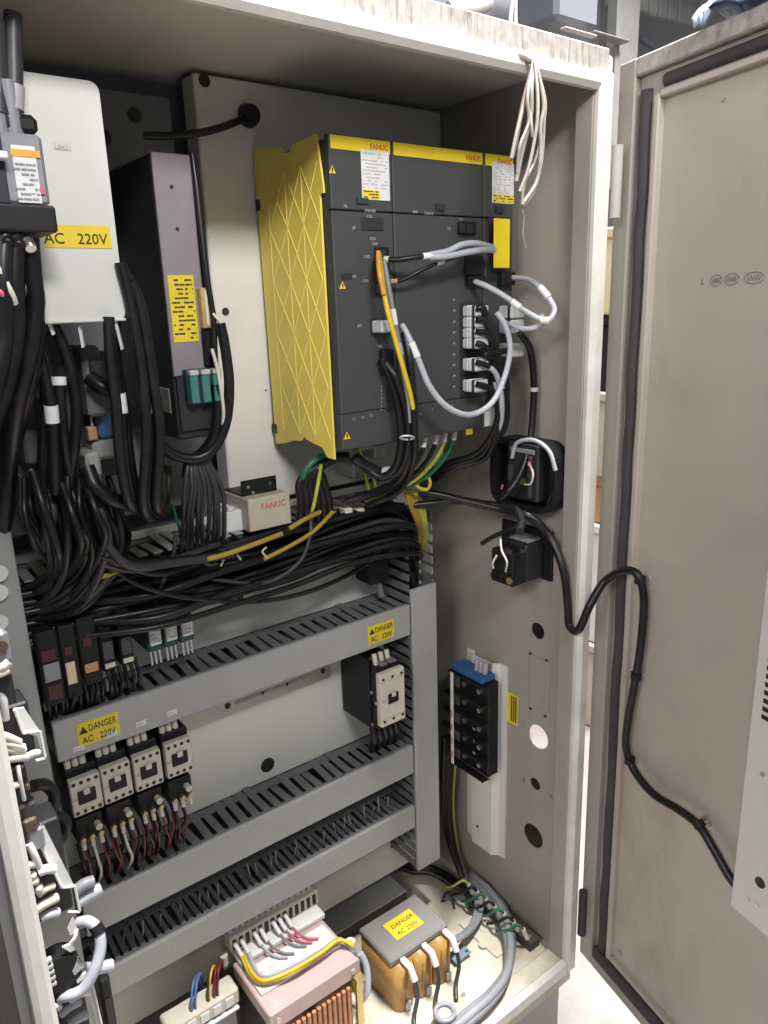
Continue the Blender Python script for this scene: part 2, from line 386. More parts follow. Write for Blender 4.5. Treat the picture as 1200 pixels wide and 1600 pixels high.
# cable studs on the door
STUD = [AD(1012, 905, -.012), AD(1002, 1055, -.012), AD(992, 1188, -.012), AD(1106, 1283, -.012)]
for c in STUD:
    st = MB().cyl(c, c + DN * .004, .008, 14).build('weld_stud', 'zinc', dr)
    MB().cyl(c + DN * .004, c + DN * .016, .0035, 10).build('clip', 'brass', st)
# pencilled tally on the door
for (u0, u1, v) in ((1110, 1128, 438), (1132, 1155, 436), (1163, 1194, 434)):
    c = AD((u0 + u1) / 2, v, -.0115); hw = (AD(u1, v, -.0115) - AD(u0, v, -.0115)).length / 2
    MB().tube([c + DU * (math.cos(t / 16 * 2 * math.pi) * hw) + Vector((0, 0, math.sin(t / 16 * 2 * math.pi) * .0065)) for t in range(16)], .0004, 4).build('pencil_mark', 'pencil', dr)
    q = [c + DU * (hw * (.7 - 1.4 * i / 8)) + Vector((0, 0, .003 * (-1) ** i)) for i in range(9)]
    MB().tube(q, .0004, 4).build('pencil_mark', 'pencil', dr)
c = AD(1097, 441, -.0115); MB().tube([c + Vector((0, 0, .004)), c, c - DU * .002 - Vector((0, 0, .003)), c + DU * .003 - Vector((0, 0, .002))], .0004, 4).build('pencil_mark', 'pencil', dr)
# operator-panel box on the door
bx = [AD(1140, 1415, .03), AD(1197, 1000, .03)]
u0 = (bx[0] - DH).dot(DU); zb = bx[0].z
ob = MB().box(u0, u0 + .40, -.0115, .030, zb, zb + .56, .002, T=TD).build('operator_box', 'plate_paint', dr)
v0 = AD(1190, 1122, .030); us = (v0 - DH).dot(DU)
for i in range(22):
    z = v0.z + i * .0105
    MB().box(us, us + .085, .0295, .0308, z, z + .0055, T=TD).build('vent_slot', 'ink_black', ob)
for u, v, r in ((1188, 1379, .007), (1169, 1405, .003), (1183, 1415, .003), (1192, 1210, .003)):
    c = AD(u, v, .030); MB().cyl(c - DN * .001, c + DN * .0012, r, 14).build('screw_hole', 'ink_black' if r > .005 else 'steel', ob)
# blue cloth hanging on the door's top edge
cl = thing('work_cloth', 'crumpled dark blue cloth lying on top edge of open door', 'cloth', DP(.30, ZT))
def cloth(m, uu, zf, nn):
    vs = []; fs = []; nu, nv = 16, 10
    for i in range(nu):
        for j in range(nv):
            u = uu[0] + (uu[1] - uu[0]) * i / (nu - 1); t = j / (nv - 1); n = nn[0] + (nn[1] - nn[0]) * t
            vs.append(DP(u, ZT + zf(i / (nu - 1), t) + random.uniform(-.002, .002), n))
    for i in range(nu - 1):
        for j in range(nv - 1): fs.append((i * nv + j, (i + 1) * nv + j, (i + 1) * nv + j + 1, i * nv + j + 1))
    mb = MB(); mb._add(vs, fs, True); o = mb.build('fold', m, cl)
    so = o.modifiers.new('s', 'SOLIDIFY'); so.thickness = .003
    return o
cloth('cloth_blue', (.125, .42), lambda i, t: .012 + .035 * math.sin(math.pi * t) * (.5 + .5 * min(1, i * 2.5)) + .008 * math.sin(i * 19 + t * 5), (.012, -.09))
cloth('cloth_pale', (.118, .14), lambda i, t: .006 + .02 * math.sin(math.pi * t) + .006 * math.sin(i * 15), (.016, -.05))


# ================================================================== SERVO AMPLIFIERS
YF = .125; ZA0, ZA1 = .950, 1.3295
FW = Vector((1, 0, 0)); UP = Vector((0, 0, 1))
def prt(name, u0, v0, u1, v1, y, dep, m, parent, b=0):
    """a block on a front-facing surface: photo rectangle, plane y, thickness towards the viewer"""
    x0, x1, z0, z1 = rect(u0, v0, u1, v1, y); return MB().box(x0, x1, y - dep, y + .0002, z0, z1, b).build(name, m, parent)
def triangle(u, v, y, s, parent):
    c = A(u, v, y); o = MB().prism([c + Vector((-s, 0, -s * .8)), c + Vector((s, 0, -s * .8)), c + Vector((0, 0, s))], (0, -.0004, 0)).build('warning_triangle', 'sticker_yellow', parent)
    MB().prism([c + Vector((-s * .15, -.0005, -s * .5)), c + Vector((s * .15, -.0005, -s * .5)), c + Vector((s * .2, -.0005, s * .45)), c + Vector((-s * .2, -.0005, s * .45))], (0, -.0002, 0)).build('exclamation_mark', 'ink_black', o)
def amp(x0, x1, label, seam_v):
    t = thing('servo_amplifier', label, 'servo amplifier', ((x0 + x1) / 2, .22, ZA0), 'servo amplifiers on the pale mounting plate')
    zs = ZA0 + .295
    MB().box(x0 + .001, x1 - .001, YF + .012, .3075, ZA0 + .004, ZA1 - .004, .002).build('housing', 'unit_dark', t)
    MB().box(x0, x1, YF, YF + .011, zs + .0008, ZA1, .0012).build('upper_cover', 'unit_grey', t)
    MB().box(x0, x1, YF, YF + .011, ZA0 + .048, zs - .0006, .0012).build('front_cover', 'unit_grey', t)
    MB().box(x0, x1, YF + .001, YF + .012, ZA0, ZA0 + .0472, .0012).build('terminal_cover', 'unit_grey', t)
    st = MB().box(x0 + .002, x1 - .002, YF - .0005, YF, ZA1 - .0165, ZA1 - .0015).build('yellow_stripe', 'yellow_print', t)
    text('FANUC', .0085, (x1 - .005, YF - .0006, ZA1 - .0125), FW, UP, 'ink_red', st, 'brand_lettering', 'RIGHT', .0002)
    return t, zs
g1, zs = amp(-.3535, -.2600, 'dark grey servo amplifier with yellow diamond-ribbed side plate', 317)
g2, _ = amp(-.2585, -.0990, 'widest dark grey servo amplifier with column of pale connectors', 330)
g3, _ = amp(-.0975, -.0385, 'narrow dark grey servo amplifier with yellow tag beside the side wall', 335)
# yellow side plate of the first unit
XP = -.3565
pl = [(395, 232), (438, 230), (441, 239), (453, 238), (455, 227), (493, 209), (504, 288), (505, 301), (499, 303), (522, 718), (512, 715), (503, 699), (488, 692), (480, 687), (475, 682), (471, 689), (460, 688), (443, 693), (431, 693)]
yp = MB().prism([AX(u, v, XP) for u, v in pl], (.003, 0, 0)).build('side_plate', 'yellow_plate', g1, 'yellow ribbed side plate')
mb = MB(); y0, y1 = .150, .298; h = .068
cols = [y1 - .026, y1 - .072, y1 - .112, y1 - .150]
for c in cols[:3]: mb.tube([(XP, c, .962), (XP, c, 1.30)], .0007, 5)
for k in range(5):
    for i in range(3):
        za, zc = .962 + k * h, .962 + (k + 1) * h
        for p, q in (((cols[i], za), (cols[i + 1], zc)), ((cols[i], zc), (cols[i + 1], za))):
            t0 = max(0, min(1, (.962 - p[1]) / (q[1] - p[1]) if q[1] > p[1] else 0)); 
            a = Vector((XP, p[0], p[1])); b = Vector((XP, q[0], q[1]))
            lo, hi = (.958, 1.305); pts = []
            for w_ in [j / 12 for j in range(13)]:
                s_ = a.lerp(b, w_)
                if lo < s_.z < hi: pts.append(s_)
            if len(pts) > 1: mb.tube([pts[0], pts[-1]], .00075, 5)
mb.build('embossed_rib', 'yellow_rib', yp)
MB().box(XP - .001, XP + .004, .294, .3045, 1.262, 1.276).build('latch', 'unit_dark', yp)
MB().box(XP - .001, XP + .004, .291, .3035, .955, .968).build('latch', 'unit_dark', yp)
# labels
def label_plate(t, u0, v0, u1, v1, ysplit, xs):
    x0, x1, z0, z1 = rect(u0, v0, u1, v1, YF)
    lb = MB().box(x0, x1, YF - .0007, YF, z0, z1).build('rating_label', 'label_white', t)
    scribble(lb, x0 + .002, x1 - .002, z0 + ysplit + .001, z1 - .002, YF - .0010, 11, 'ink_grey', th=.0003)
    MB().box(x0 + .001, x0 + (x1 - x0) * xs, YF - .0011, YF - .0007, z0 + .001, z0 + ysplit).build('caution_strip', 'sticker_yellow', lb)
    scribble(lb, x0 + .002, x0 + (x1 - x0) * xs - .002, z0 + .001, z0 + ysplit, YF - .0014, 3, 'ink_black', th=.0003)
label_plate(g1, 563, 233, 609, 314, .011, .62)
label_plate(g3, 769, 253, 802, 319, .011, 1.0)
triangle(519, 265, YF, .005, g1); triangle(535, 446, YF, .005, g1); triangle(542, 681, YF, .0055, g1)
prt('latch', 556, 309, 574, 319, YF, .003, 'teal_dark', g1); prt('latch', 680, 318, 693, 330, YF, .003, 'unit_dark', g2); prt('latch', 773, 322, 785, 333, YF, .003, 'unit_dark', g3)
dw = prt('display_window', 563, 340, 599, 361, YF, .0015, 'unit_dark', g1, .0008)
cn = prt('connector', 584, 386, 606, 462, YF, .006, 'black_plastic', g1, .001)
for k in range(4): prt('socket', 587, 391 + k * 18, 602, 403 + k * 18, YF - .006, .0015, 'unit_dark', cn)
prt('indicator_window', 533, 427, 550, 436, YF, .001, 'unit_dark', g1)
prt('socket', 578, 497, 612, 522, YF, .002, 'unit_dark', g1)
k_ = prt('connector', 580, 501, 600, 519, YF, .022, 'grey_connector', g1, .002)
k2 = prt('connector', 591, 546, 609, 585, YF, .012, 'black_plastic', g1, .0015)
prt('terminal_slot', 603, 602, 611, 642, YF, .001, 'unit_dark', g1)
for (u, v, s) in ((541, 321, 'PIL'), (574, 328, 'STATUS'), (577, 337, 'CX1'), (555, 355, 'JX'), (582, 372, 'CX3'), (585, 380, 'CX4'), (573, 400, 'CX2'), (571, 438, 'CX5'), (563, 508, 'JX1'), (594, 541, 'TB2'), (541, 431, 'CHARGE')):
    text(s, .0048, A(u - 4, v + 3, YF - .0004), FW, UP, 'ink_grey', g1, 'printed_marking')
for i in range(7): text(str(7 - i), .0038, A(595, 606 + i * 6, YF - .0004), FW, UP, 'ink_grey', g1, 'printed_marking')
for u, v, s in ((551, 657, 'L1'), (565, 654, 'L2'), (578, 651, 'L3')): text(s, .0045, A(u, v, YF - .0004), FW, UP, 'ink_grey', g1, 'printed_marking')
# unit 2 front
c2 = prt('connector', 715, 346, 740, 367, YF, .006, 'black_plastic', g2, .001)
for k in range(2): prt('socket', 718 + 11 * k, 350, 726 + 11 * k, 364, YF - .006, .001, 'unit_dark', c2)
prt('connector', 724, 399, 750, 430, YF, .008, 'black_plastic', g2, .001)
prt('connector', 726, 432, 752, 446, YF, .010, 'black_plastic', g2, .001)
slot = prt('connector_bay', 718, 472, 744, 617, YF, .0012, 'unit_dark', g2)
for v0, v1 in ((478, 494), (496, 511), (513, 527), (529, 543), (560, 577), (593, 609)):
    x0, x1, z0, z1 = rect(721, v0, 741, v1, YF)
    o = MB().box(x0, x1, YF - .030, YF - .001, z0, z1, .002).build('plug', 'grey_connector', g2)
    MB().box(x0 - .0005, x1 + .0005, YF - .026, YF - .022, z0 - .0006, z1 + .0006).build('latch', 'unit_dark', o)
    for q in (.012, .017): MB().box(x0 - .0006, x1 + .0004, YF - q - .0012, YF - q, z0 + .001, z1 + .0006).build('grip_rib', 'white_plastic', o)
for i in range(9): text('JF%d' % (i + 1), .0038, A(708, 470 + i * 17, YF - .0004), FW, UP, 'ink_grey', g2, 'printed_marking')
for (u, v, s) in ((650, 329, 'SVM'), (668, 331, 'STATUS'), (704, 355, 'CX'), (722, 340, 'CX1'), (660, 645, 'TB'), (680, 637, 'L'), (706, 632, 'CZ2')): text(s, .0045, A(u - 5, v + 4, YF - .0004), FW, UP, 'ink_grey', g2, 'printed_marking')
prt('caution_strip', 728, 671, 738, 678, YF, .0006, 'sticker_yellow', g2)
# unit 3 front
prt('connector_bay', 762, 340, 796, 440, YF, .001, 'unit_dark', g3)
tg = prt('warning_tag', 771, 341, 795, 419, YF - .012, .002, 'yellow_print', g3, .0008)
prt('tag_post', 778, 360, 788, 400, YF, .012, 'unit_dark', g3)
for v0, v1 in ((478, 497), (500, 520), (536, 556)):
    x0, x1, z0, z1 = rect(778, v0, 798, v1, YF)
    o = MB().box(x0, x1, YF - .028, YF - .0005, z0, z1, .002).build('plug', 'grey_connector', g3)
    MB().box(x0 - .0005, x1 + .0005, YF - .024, YF - .020, z0 - .0006, z1 + .0006).build('latch', 'unit_dark', o)
prt('connector', 776, 425, 796, 446, YF, .012, 'black_plastic', g3, .001)
prt('rating_label', 760, 596, 768, 632, YF, .0007, 'unit_dark', g3); prt('rating_label', 757, 638, 772, 664, YF, .0007, 'label_white', g3); prt('rating_label', 786, 634, 796, 660, YF, .0007, 'label_white', g3)

# ================================================================== OLD DRIVE UNIT (left)
YO = .17
x0, x1 = -.554, -.5045
od = thing('drive_unit', 'slim black drive unit with purple-grey front and yellow caution label', 'drive unit', (-.53, .25, .985))
MB().box(x0, x1, YO + .004, .342, .985, 1.300, .002).build('housing', 'unit_dark', od)
fp = MB().box(x0, x1 - .004, YO, YO + .0035, 1.06, 1.300, .001).build('front_plate', 'purple_grey', od)
for u, v in ((268, 292), (277, 358)):
    c = A(u, v, YO); MB().cyl(c, c + Vector((0, -.0008, 0)), .0022, 10).build('screw', 'unit_dark', fp)
MB().box(x1 - .0035, x1 + .001, YO - .004, YO + .02, 1.06, 1.300, .001).build('front_rail', 'black_plastic', od)
xa, xb, za, zb_ = rect(261, 430, 311, 533, YO)
ys = MB().box(xa, xb, YO - .0008, YO, za, zb_).build('caution_label', 'sticker_yellow', od)
scribble(ys, xa + .002, xb - .002, za + .002, zb_ - .003, YO - .0012, 14, 'ink_black', th=.0004, gap=.3)
MB().box(x0 + .002, x1 - .006, YO - .001, YO + .003, .995, 1.0595, .001).build('lower_plate', 'unit_dark', od)
tb = MB().box(-.5445, -.506, YO - .012, YO, 1.027, 1.0675, .001).build('terminal_block', 'teal_dark', od)
for k in range(3):
    MB().box(-.5435 + k * .0145, -.5335 + k * .0145, YO - .020, YO - .0125, 1.029, 1.0605, .001).build('plug', 'teal_plastic', tb)
    MB().box(-.5435 + k * .0145, -.5325 + k * .0145, YO - .021, YO - .012, 1.0612, 1.067, .0008).build('plug_tab', 'grey_connector', tb)
MB().box(x0 - .001, x0 + .016, YO + .02, YO + .07, 1.015, 1.045, .001).build('side_plate', 'zinc', od)
am = thing('relay_board', 'small amber circuit block wired beside the slim drive unit', 'circuit block', (-.49, .17, 1.10))
xa, xb, za, zb_ = rect(307, 450, 330, 512, YO)
MB().box(xa, xb, YO - .01, YO + .012, za, zb_, .001).build('board', 'amber_board', am)
MB().box(xa + .004, xa + .007, YO - .0115, YO - .0098, za + .003, zb_ - .003).build('strip', 'ivory_plastic', am); MB().box(xa + .011, xa + .014, YO - .0115, YO - .0098, za + .003, zb_ - .003).build('strip', 'ivory_plastic', am)
MB().box(xa, xb, YO - .006, YO + .02, za - .045, za - .001, .002).build('relay', 'black_plastic', am)

# ================================================================== BREAKER AND COVER PLATE (upper left)
YC = .09
cv = thing('cover_plate', 'pale rounded cover plate with AC 220V sticker beside the breaker', 'cover plate', (-.67, .09, 1.127))
xa, xb, za, zb_ = -.7145, -.6300, 1.1265, 1.3395
pn = MB().prism(rr_poly(xa, xb, za, zb_, .009, lambda x, z: Vector((x, YC, z))), (0, .002, 0)).build('plate', 'cover_paint', cv)
MB().box(xa + .002, xb - .002, YC - .006, YC + .001, za - .0005, za + .002, .0008).build('folded_edge', 'cover_paint', cv)
MB().box(-.70, -.645, YC + .002, .345, 1.16, 1.17).build('bracket', 'zinc', cv)
xs0, xs1, zs0, zs1 = rect(66, 351, 170, 389, YC - .0006); 
sk = MB().box(A(66, 351, YC).x, A(171, 355, YC).x, YC - .0008, YC, A(150, 388, YC).z, A(150, 353, YC).z).build('voltage_sticker', 'sticker_yellow', cv, 'yellow sticker reading AC 220V')
text('AC   220V', .0135, (A(69, 380, YC).x, YC - .0012, A(120, 381, YC).z), FW, UP, 'ink_black', sk, 'lettering')
nm = prt('name_tag', 82, 220, 112, 236, YC, .0006, 'ivory_plastic', cv); text('LBK01', .0055, A(86, 232, YC - .001), FW, UP, 'ink_grey', nm)
br = thing('circuit_breaker', 'grey circuit breaker with orange-banded label and bare copper lugs', 'circuit breaker', (-.73, .06, 1.215))
YB = .035
xa, xb, za, zb_ = rect(-60, 205, 72, 322, YB); xa = -.765; xb = A(72, 262, YB).x
z_t, z_b = A(40, 208, YB).z, A(40, 320, YB).z
MB().box(xa, xb, YB, YB + .05, z_b, z_t, .003).build('housing', 'breaker_grey', br)
MB().box(xa, xb + .001, YB - .008, YB + .05, z_b - .022, z_b - .0005, .002).build('terminal_cover', 'black_plastic', br)
MB().box(xa, xb, YB + .004, YB + .05, z_t + .0005, z_t + .016, .004).build('terminal_cover', 'black_plastic', br)
MB().box(xa, A(8, 262, YB).x, YB - .0015, YB + .001, z_b, z_t, .001).build('handle_recess', 'unit_dark', br)
MB().box(xa, A(7, 245, YB).x, YB - .014, YB - .001, A(0, 252, YB).z, A(0, 240, YB).z, .001).build('handle', 'label_white', br)
lb = prt('rating_label', 16, 226, 66, 318, YB, .0008, 'label_white', br)
prt('orange_band', 15, 232, 63, 247, YB - .0008, .0006, 'orange_print', lb)
xa2, xb2, za2, zb2 = rect(18, 252, 64, 316, YB); scribble(lb, xa2, xb2, za2, zb2, YB - .0014, 8, 'breaker_grey', th=.0004, gap=.3)
prt('test_button', 62, 294, 70, 304, YB, .002, 'pink_wire', br); prt('test_button', 47, 291, 55, 303, YB, .002, 'label_white', br)
for i, u in enumerate((6, 24, 42)):
    c = A(u, 350 + i * 4, YB); MB().cyl(c + Vector((0, .02, .012)), c + Vector((0, -.004, -.016)), .0045, 10).build('lug', 'steel' if i == 2 else 'black_plastic', br)
for i, u in enumerate((-2, 20)):
    c = A(u, 190, YB + .01); MB().cyl(c + Vector((0, 0, -.01)), c + Vector((0, 0, .03)), .0075, 10).build('lug', 'grey_sheath', br)

# ================================================================== WIRING DUCTS
def local(mb, name, m):
    me = bpy.data.meshes.new(name); me.from_pydata([tuple(v) for v in mb.v], [], mb.f); me.materials.append(M[m]); me.update(); return me
FING = local(MB().box(-.0062, .0062, 0, .072, -.0009, .0009), 'finger', 'duct_finger')
FINGN = local(MB().box(-.0036, .0036, 0, .072, -.0009, .0009), 'finger', 'duct_finger')
FINGP = local(MB().box(-.0062, .0062, 0, .072, -.0009, .0009), 'finger', 'duct_finger_pale')
def hduct(x0, x1, z0, z1, label, cover=True, pale=False, fx0=None, skip=(), fine=False):
    t = thing('wiring_duct', label, 'wiring duct', ((x0 + x1) / 2, .27, z0), 'slotted wiring ducts')
    o = Vector(t['_o'])
    MB().box(x0, x1, .306, .3095, z0, z1).build('base', 'duct_inside', t)
    MB().box(x0, x1, .236, .306, z0, z0 + .002).build('lower_side', 'duct_finger', t)
    MB().box(x0, x1, .290, .3058, z1 - .0025, z1 - .0006).build('upper_root', 'duct_finger', t)
    if cover:
        MB().box(x0, x1, .228, .2355, z0 - .002, z1 + .0005, .0012).build('cover', 'duct_cover', t)
        MB().box(x0, x1, .2357, .2415, z1 - .0028, z1 - .0008).build('cover_lip', 'duct_finger', t)
    x = (fx0 or x0) + .012; k = 0
    while x < x1 - .008:
        if k not in skip:
            f = bpy.data.objects.new('finger', FINGP if pale else FINGN if fine else FING); COL.objects.link(f); f.parent = t
            f.location = Vector((x + random.uniform(-.0006, .0006), .237, z1 - .0016)) - o; f.rotation_euler = (random.gauss(0, .03), random.gauss(0, .04), random.gauss(0, .035))
        x += .0122 if fine else .0195; k += 1
    return t
d1 = hduct(-.733, -.1645, .597, .649, 'wiring duct whose cover bears two yellow danger stickers', skip=(1, 2))
d2 = hduct(-.733, -.1645, .330, .383, 'wiring duct directly below the row of four ivory contactors')
d3 = hduct(-.733, -.1645, .217, .260, 'lowest wiring duct above the transformers, thin wires poking out', fine=True)
d0 = hduct(-.80, -.175, .760, .835, 'open coverless wiring duct buried under black cables', cover=False, pale=True)
# vertical ducts
VF = local(MB().box(-.0009, .0009, 0, .072, -.0062, .0062), 'finger', 'duct_finger')
VFP = local(MB().box(-.0009, .0009, 0, .072, -.0062, .0062), 'finger', 'duct_finger_pale')
def vduct(x0, x1, z0, z1, zt, label, sides):
    t = thing('wiring_duct', label, 'wiring duct', ((x0 + x1) / 2, .27, z0), 'slotted wiring ducts'); o = Vector(t['_o'])
    MB().box(x0, x1, .3063, .3095, z0, zt).build('base', 'duct_inside', t)
    MB().box(x0, x1, .2265, .234, z0, z1, .0012).build('cover', 'duct_cover', t)
    for x in sides:
        z = z0 + .01
        while z < zt:
            f = bpy.data.objects.new('finger', VFP if z > z1 and x > -.14 else VF); COL.objects.link(f); f.parent = t; f.location = Vector((x, .235, z)) - o
            z += .0195
    return t
vduct(-.1612, -.107, .118, .674, .80, 'upright wiring duct with plain grey cover beside the side wall', (-.1602, -.108))
MB_ = None
vduct(-.83, -.742, .12, .905, .905, 'upright wiring duct behind the side-mounted terminal strip', (-.743,))
# danger stickers on the duct cover
def danger(u0, v0, u1, v1, parent):
    y = .228; a = A(u0, v0, y); b = A(u1, v1, y); x0, x1 = a.x, b.x; zt, zb = a.z, b.z; w_ = x1 - x0; hh = zt - zb
    s = MB().box(x0, x1, y - .0007, y, zb, zt).build('danger_sticker', 'sticker_yellow', parent, 'yellow sticker reading DANGER AC 220V')
    text('DANGER', hh * .40, (x0 + w_ * .27, y - .001, zb + hh * .57), FW, UP, 'ink_black', s, fit=w_ * .66)
    text('AC   220V', hh * .40, (x0 + w_ * .10, y - .001, zb + hh * .12), FW, UP, 'ink_black', s, fit=w_ * .80)
    c = Vector((x0 + w_ * .15, y - .0008, zb + hh * .68)); r = hh * .17
    MB().prism([c + Vector((-r, 0, -r * .8)), c + Vector((r, 0, -r * .8)), c + Vector((0, 0, r))], (0, -.0003, 0)).build('warning_triangle', 'ink_black', s)
danger(118, 1133, 188, 1146, d1); danger(574, 980, 616, 994, d1)
for i, (u, v) in enumerate(((123, 1169), (174, 1147), (220, 1130), (268, 1113))):
    c = A(u, v, .228); o = MB().box(c.x - .007, c.x + .007, .2272, .228, c.z - .0035, c.z + .0035).build('marker_label', 'label_white', d1); text('KM%d' % (i + 1), .0045, (c.x - .006, .2268, c.z - .002), FW, UP, 'ink_grey', o)

# DIN rails
def rail(u0, v0, u1, v1, h, label, ho):
    a = A(u0, v0, .308); b = A(u1, v1, .308); z = (a.z + b.z) / 2
    t = thing('mounting_rail', label, 'mounting rail', ((a.x + b.x) / 2, .306, z - h / 2), 'mounting rails on the lower panel')
    MB().box(a.x, b.x, .3045, .3096, z - h / 2, z + h / 2, .001).build('rail', 'zinc', t)
    for f, ln, r in ho:
        x = a.x + (b.x - a.x) * f
        if ln: MB().box(x - ln / 2, x + ln / 2, .3035, .3046, z - .003, z + .003, .0005).build('slot', 'duct_cover', t)
        else: MB().cyl((x, .305, z), (x, .3036, z), r, 14).build('bolt_hole', 'ink_black', t)
rail(40, 1027, 640, 855, .036, 'perforated rail under the open duct carrying the small relays', ((.475, 0, .0055), (.53, .03, 0), (.85, 0, .005), (.2, .03, 0)))
rail(80, 1195, 515, 1048, .034, 'perforated rail carrying the row of four ivory contactors', ((.575, 0, .005), (.66, .05, 0), (.76, .05, 0), (.86, .05, 0), (.965, 0, .0045)))

# ================================================================== CONTACTORS
YK = .222
ct = thing('contactor', 'first ivory-faced contactor, at the left end of the row over the wires', 'contactor', (-.7075, .26, .505), 'ivory contactors in a row')
def contactor(t, xc, zc, w_, h_, y, nh, sq):
    bd = MB().box(xc - w_ / 2, xc + w_ / 2, y + .012, .304, zc - h_ / 2 - .008, zc + h_ / 2 + .010, .002).build('body', 'black_plastic', t)
    fc = MB().box(xc - w_ / 2 + .0008, xc + w_ / 2 - .0008, y, y + .0115, zc - h_ / 2, zc + h_ / 2, .0012).build('face', 'ivory_plastic', t)
    MB().box(xc - sq, xc + sq, y - .0025, y, zc - sq * .85, zc + sq * .85, .001).build('actuator', 'black_plastic', fc)
    MB().box(xc - .004, xc + .004, y - .004, y - .0022, zc + sq * .3, zc + sq * 1.0, .001).build('actuator_tab', 'ivory_plastic', fc)
    for z in (zc + h_ * .40, zc - h_ * .40):
        for k in range(nh):
            x = xc - w_ * .36 + w_ * .72 * k / (nh - 1); MB().cyl((x, y + .001, z), (x, y - .0008, z), .0025, 10).build('screw_hole', 'ink_black', fc)
    MB().box(xc - w_ * .46, xc - w_ * .28, y - .0006, y, zc - .003, zc + .001).build('nameplate', 'ink_grey', fc)
    for k in range(3):
        x = xc - w_ * .34 + w_ * .24 * k
        MB().cyl((x, y + .018, zc + h_ / 2 + .002), (x, y + .024, zc + h_ / 2 + .027), .0043, 10).build('wire_lug', 'ivory_plastic', bd)
XC = [-.7075, -.668, -.626, -.5835]
contactor(ct, -.7075, .5405, .039, .052, YK, 4, .0112)
for i, l in enumerate(('second ivory-faced contactor, between the first contactor and the third', 'third ivory-faced contactor, with dark red wires below it', 'last ivory-faced contactor of the row, next to bare panel')):
    c = copy_tree(ct, (XC[i + 1] - XC[0], 0, random.uniform(-.0012, .0012))); c['label'] = l; c.rotation_euler = (0, random.uniform(-.018, .018), random.uniform(-.02, .02))
bc = thing('contactor', 'large three-pole contactor with black body beside the upright duct', 'contactor', (-.2275, .25, .465))
contactor(bc, -.2275, .513, .052, .095, .20, 3, .0105)
for z in (.546, .480): MB().box(-.2525, -.2025, .1992, .2002, z - .0006, z + .0006).build('groove', 'ink_grey', bc)
for k in range(2): MB().box(-.245 + .018 * k, -.231 + .018 * k, .206, .24, .571, .575, .001).build('terminal_shield', 'duct_finger', bc)
for q in ((570, 1070), (581, 1082), (588, 1099), (582, 1132)):
    c = AX(q[0], q[1], -.2538); MB().cyl(c, c + Vector((-.0015, 0, 0)), .003, 10).build('screw', 'zinc', bc)
MB().box(-.2565, -.2545, .225, .306, .455, .58, .0008).build('mounting_foot', 'black_plastic', bc)
# overload relays below the four contactors
ov = thing('overload_relay', 'ivory-lugged overload relay wired under the first contactor', 'overload relay', (-.7075, .25, .455), 'overload relays under the contactors')
MB().box(-.725, -.690, .232, .300, .468, .503, .002).build('body', 'black_plastic', ov)
for k in range(3):
    x = -.720 + .0115 * k
    o = MB().cyl((x, .226, .478), (x, .223, .464), .0030, 10).build('wire_lug', 'ivory_plastic', ov); MB().cyl((x, .2245, .480), (x, .219, .4805), .003, 8).build('screw', 'brass', o)
MB().cyl((-.6985, .232, .489), (-.6985, .221, .489), .0045, 12).build('reset_dial', 'ivory_plastic', ov)
for i, l in enumerate(('ivory-lugged overload relay wired under the second contactor', 'ivory-lugged overload relay wired under the third contactor', 'ivory-lugged overload relay wired under the last contactor of the row')):
    c = copy_tree(ov, (XC[i + 1] - XC[0], 0, 0)); c['label'] = l
# small relays on the upper rail
def relay(name, label, x0, x1, z0, z1, y, body, cat='relay', group='small relays on the upper rail'):
    t = thing(name, label, cat, ((x0 + x1) / 2, .27, z0), group)
    MB().box(x0, x1, y, .303, z0, z1, .002).build('body', body, t); return t
r = relay('relay', 'black relay with dark red windows nearest the upright grey duct cover', -.738, -.714, .68, .775, .215, 'black_plastic')
MB().box(-.735, -.719, .2135, .215, .738, .752, .0008).build('window', 'brown_red', r); MB().box(-.734, -.718, .2135, .215, .688, .706, .0008).build('window', 'brown_red', r)
MB().box(-.735, -.717, .213, .215, .712, .735, .0008).build('window', 'breaker_grey', r)
r = relay('relay', 'black relay with blank cream label', -.7125, -.6925, .68, .775, .218, 'black_plastic')
MB().box(-.7095, -.6985, .2165, .218, .699, .728, .0008).build('label', 'cream_label', r); MB().box(-.708, -.70, .2165, .218, .738, .748).build('window', 'brown_red', r)
r = relay('relay', 'dark relay with small orange label', -.691, -.668, .69, .78, .218, 'black_plastic')
MB().box(-.688, -.672, .2165, .218, .707, .719, .0008).build('label', 'orange_label', r); MB().box(-.686, -.676, .2165, .218, .742, .754).build('window', 'brown_red', r)
r = relay('relay', 'black relay with pale clip, next to the orange-labelled relay', -.666, -.649, .70, .78, .22, 'black_plastic')
MB().box(-.664, -.651, .216, .22, .705, .711, .0008).build('clip', 'ivory_plastic', r); MB().box(-.664, -.651, .217, .22, .716, .74, .0008).build('window', 'unit_grey', r)
r = relay('relay', 'black relay with pale clip, next to the green terminal relays', -.643, -.626, .70, .78, .22, 'black_plastic')
MB().box(-.641, -.628, .216, .22, .705, .711, .0008).build('clip', 'ivory_plastic', r); MB().box(-.641, -.628, .217, .22, .716, .74, .0008).build('window', 'unit_grey', r)
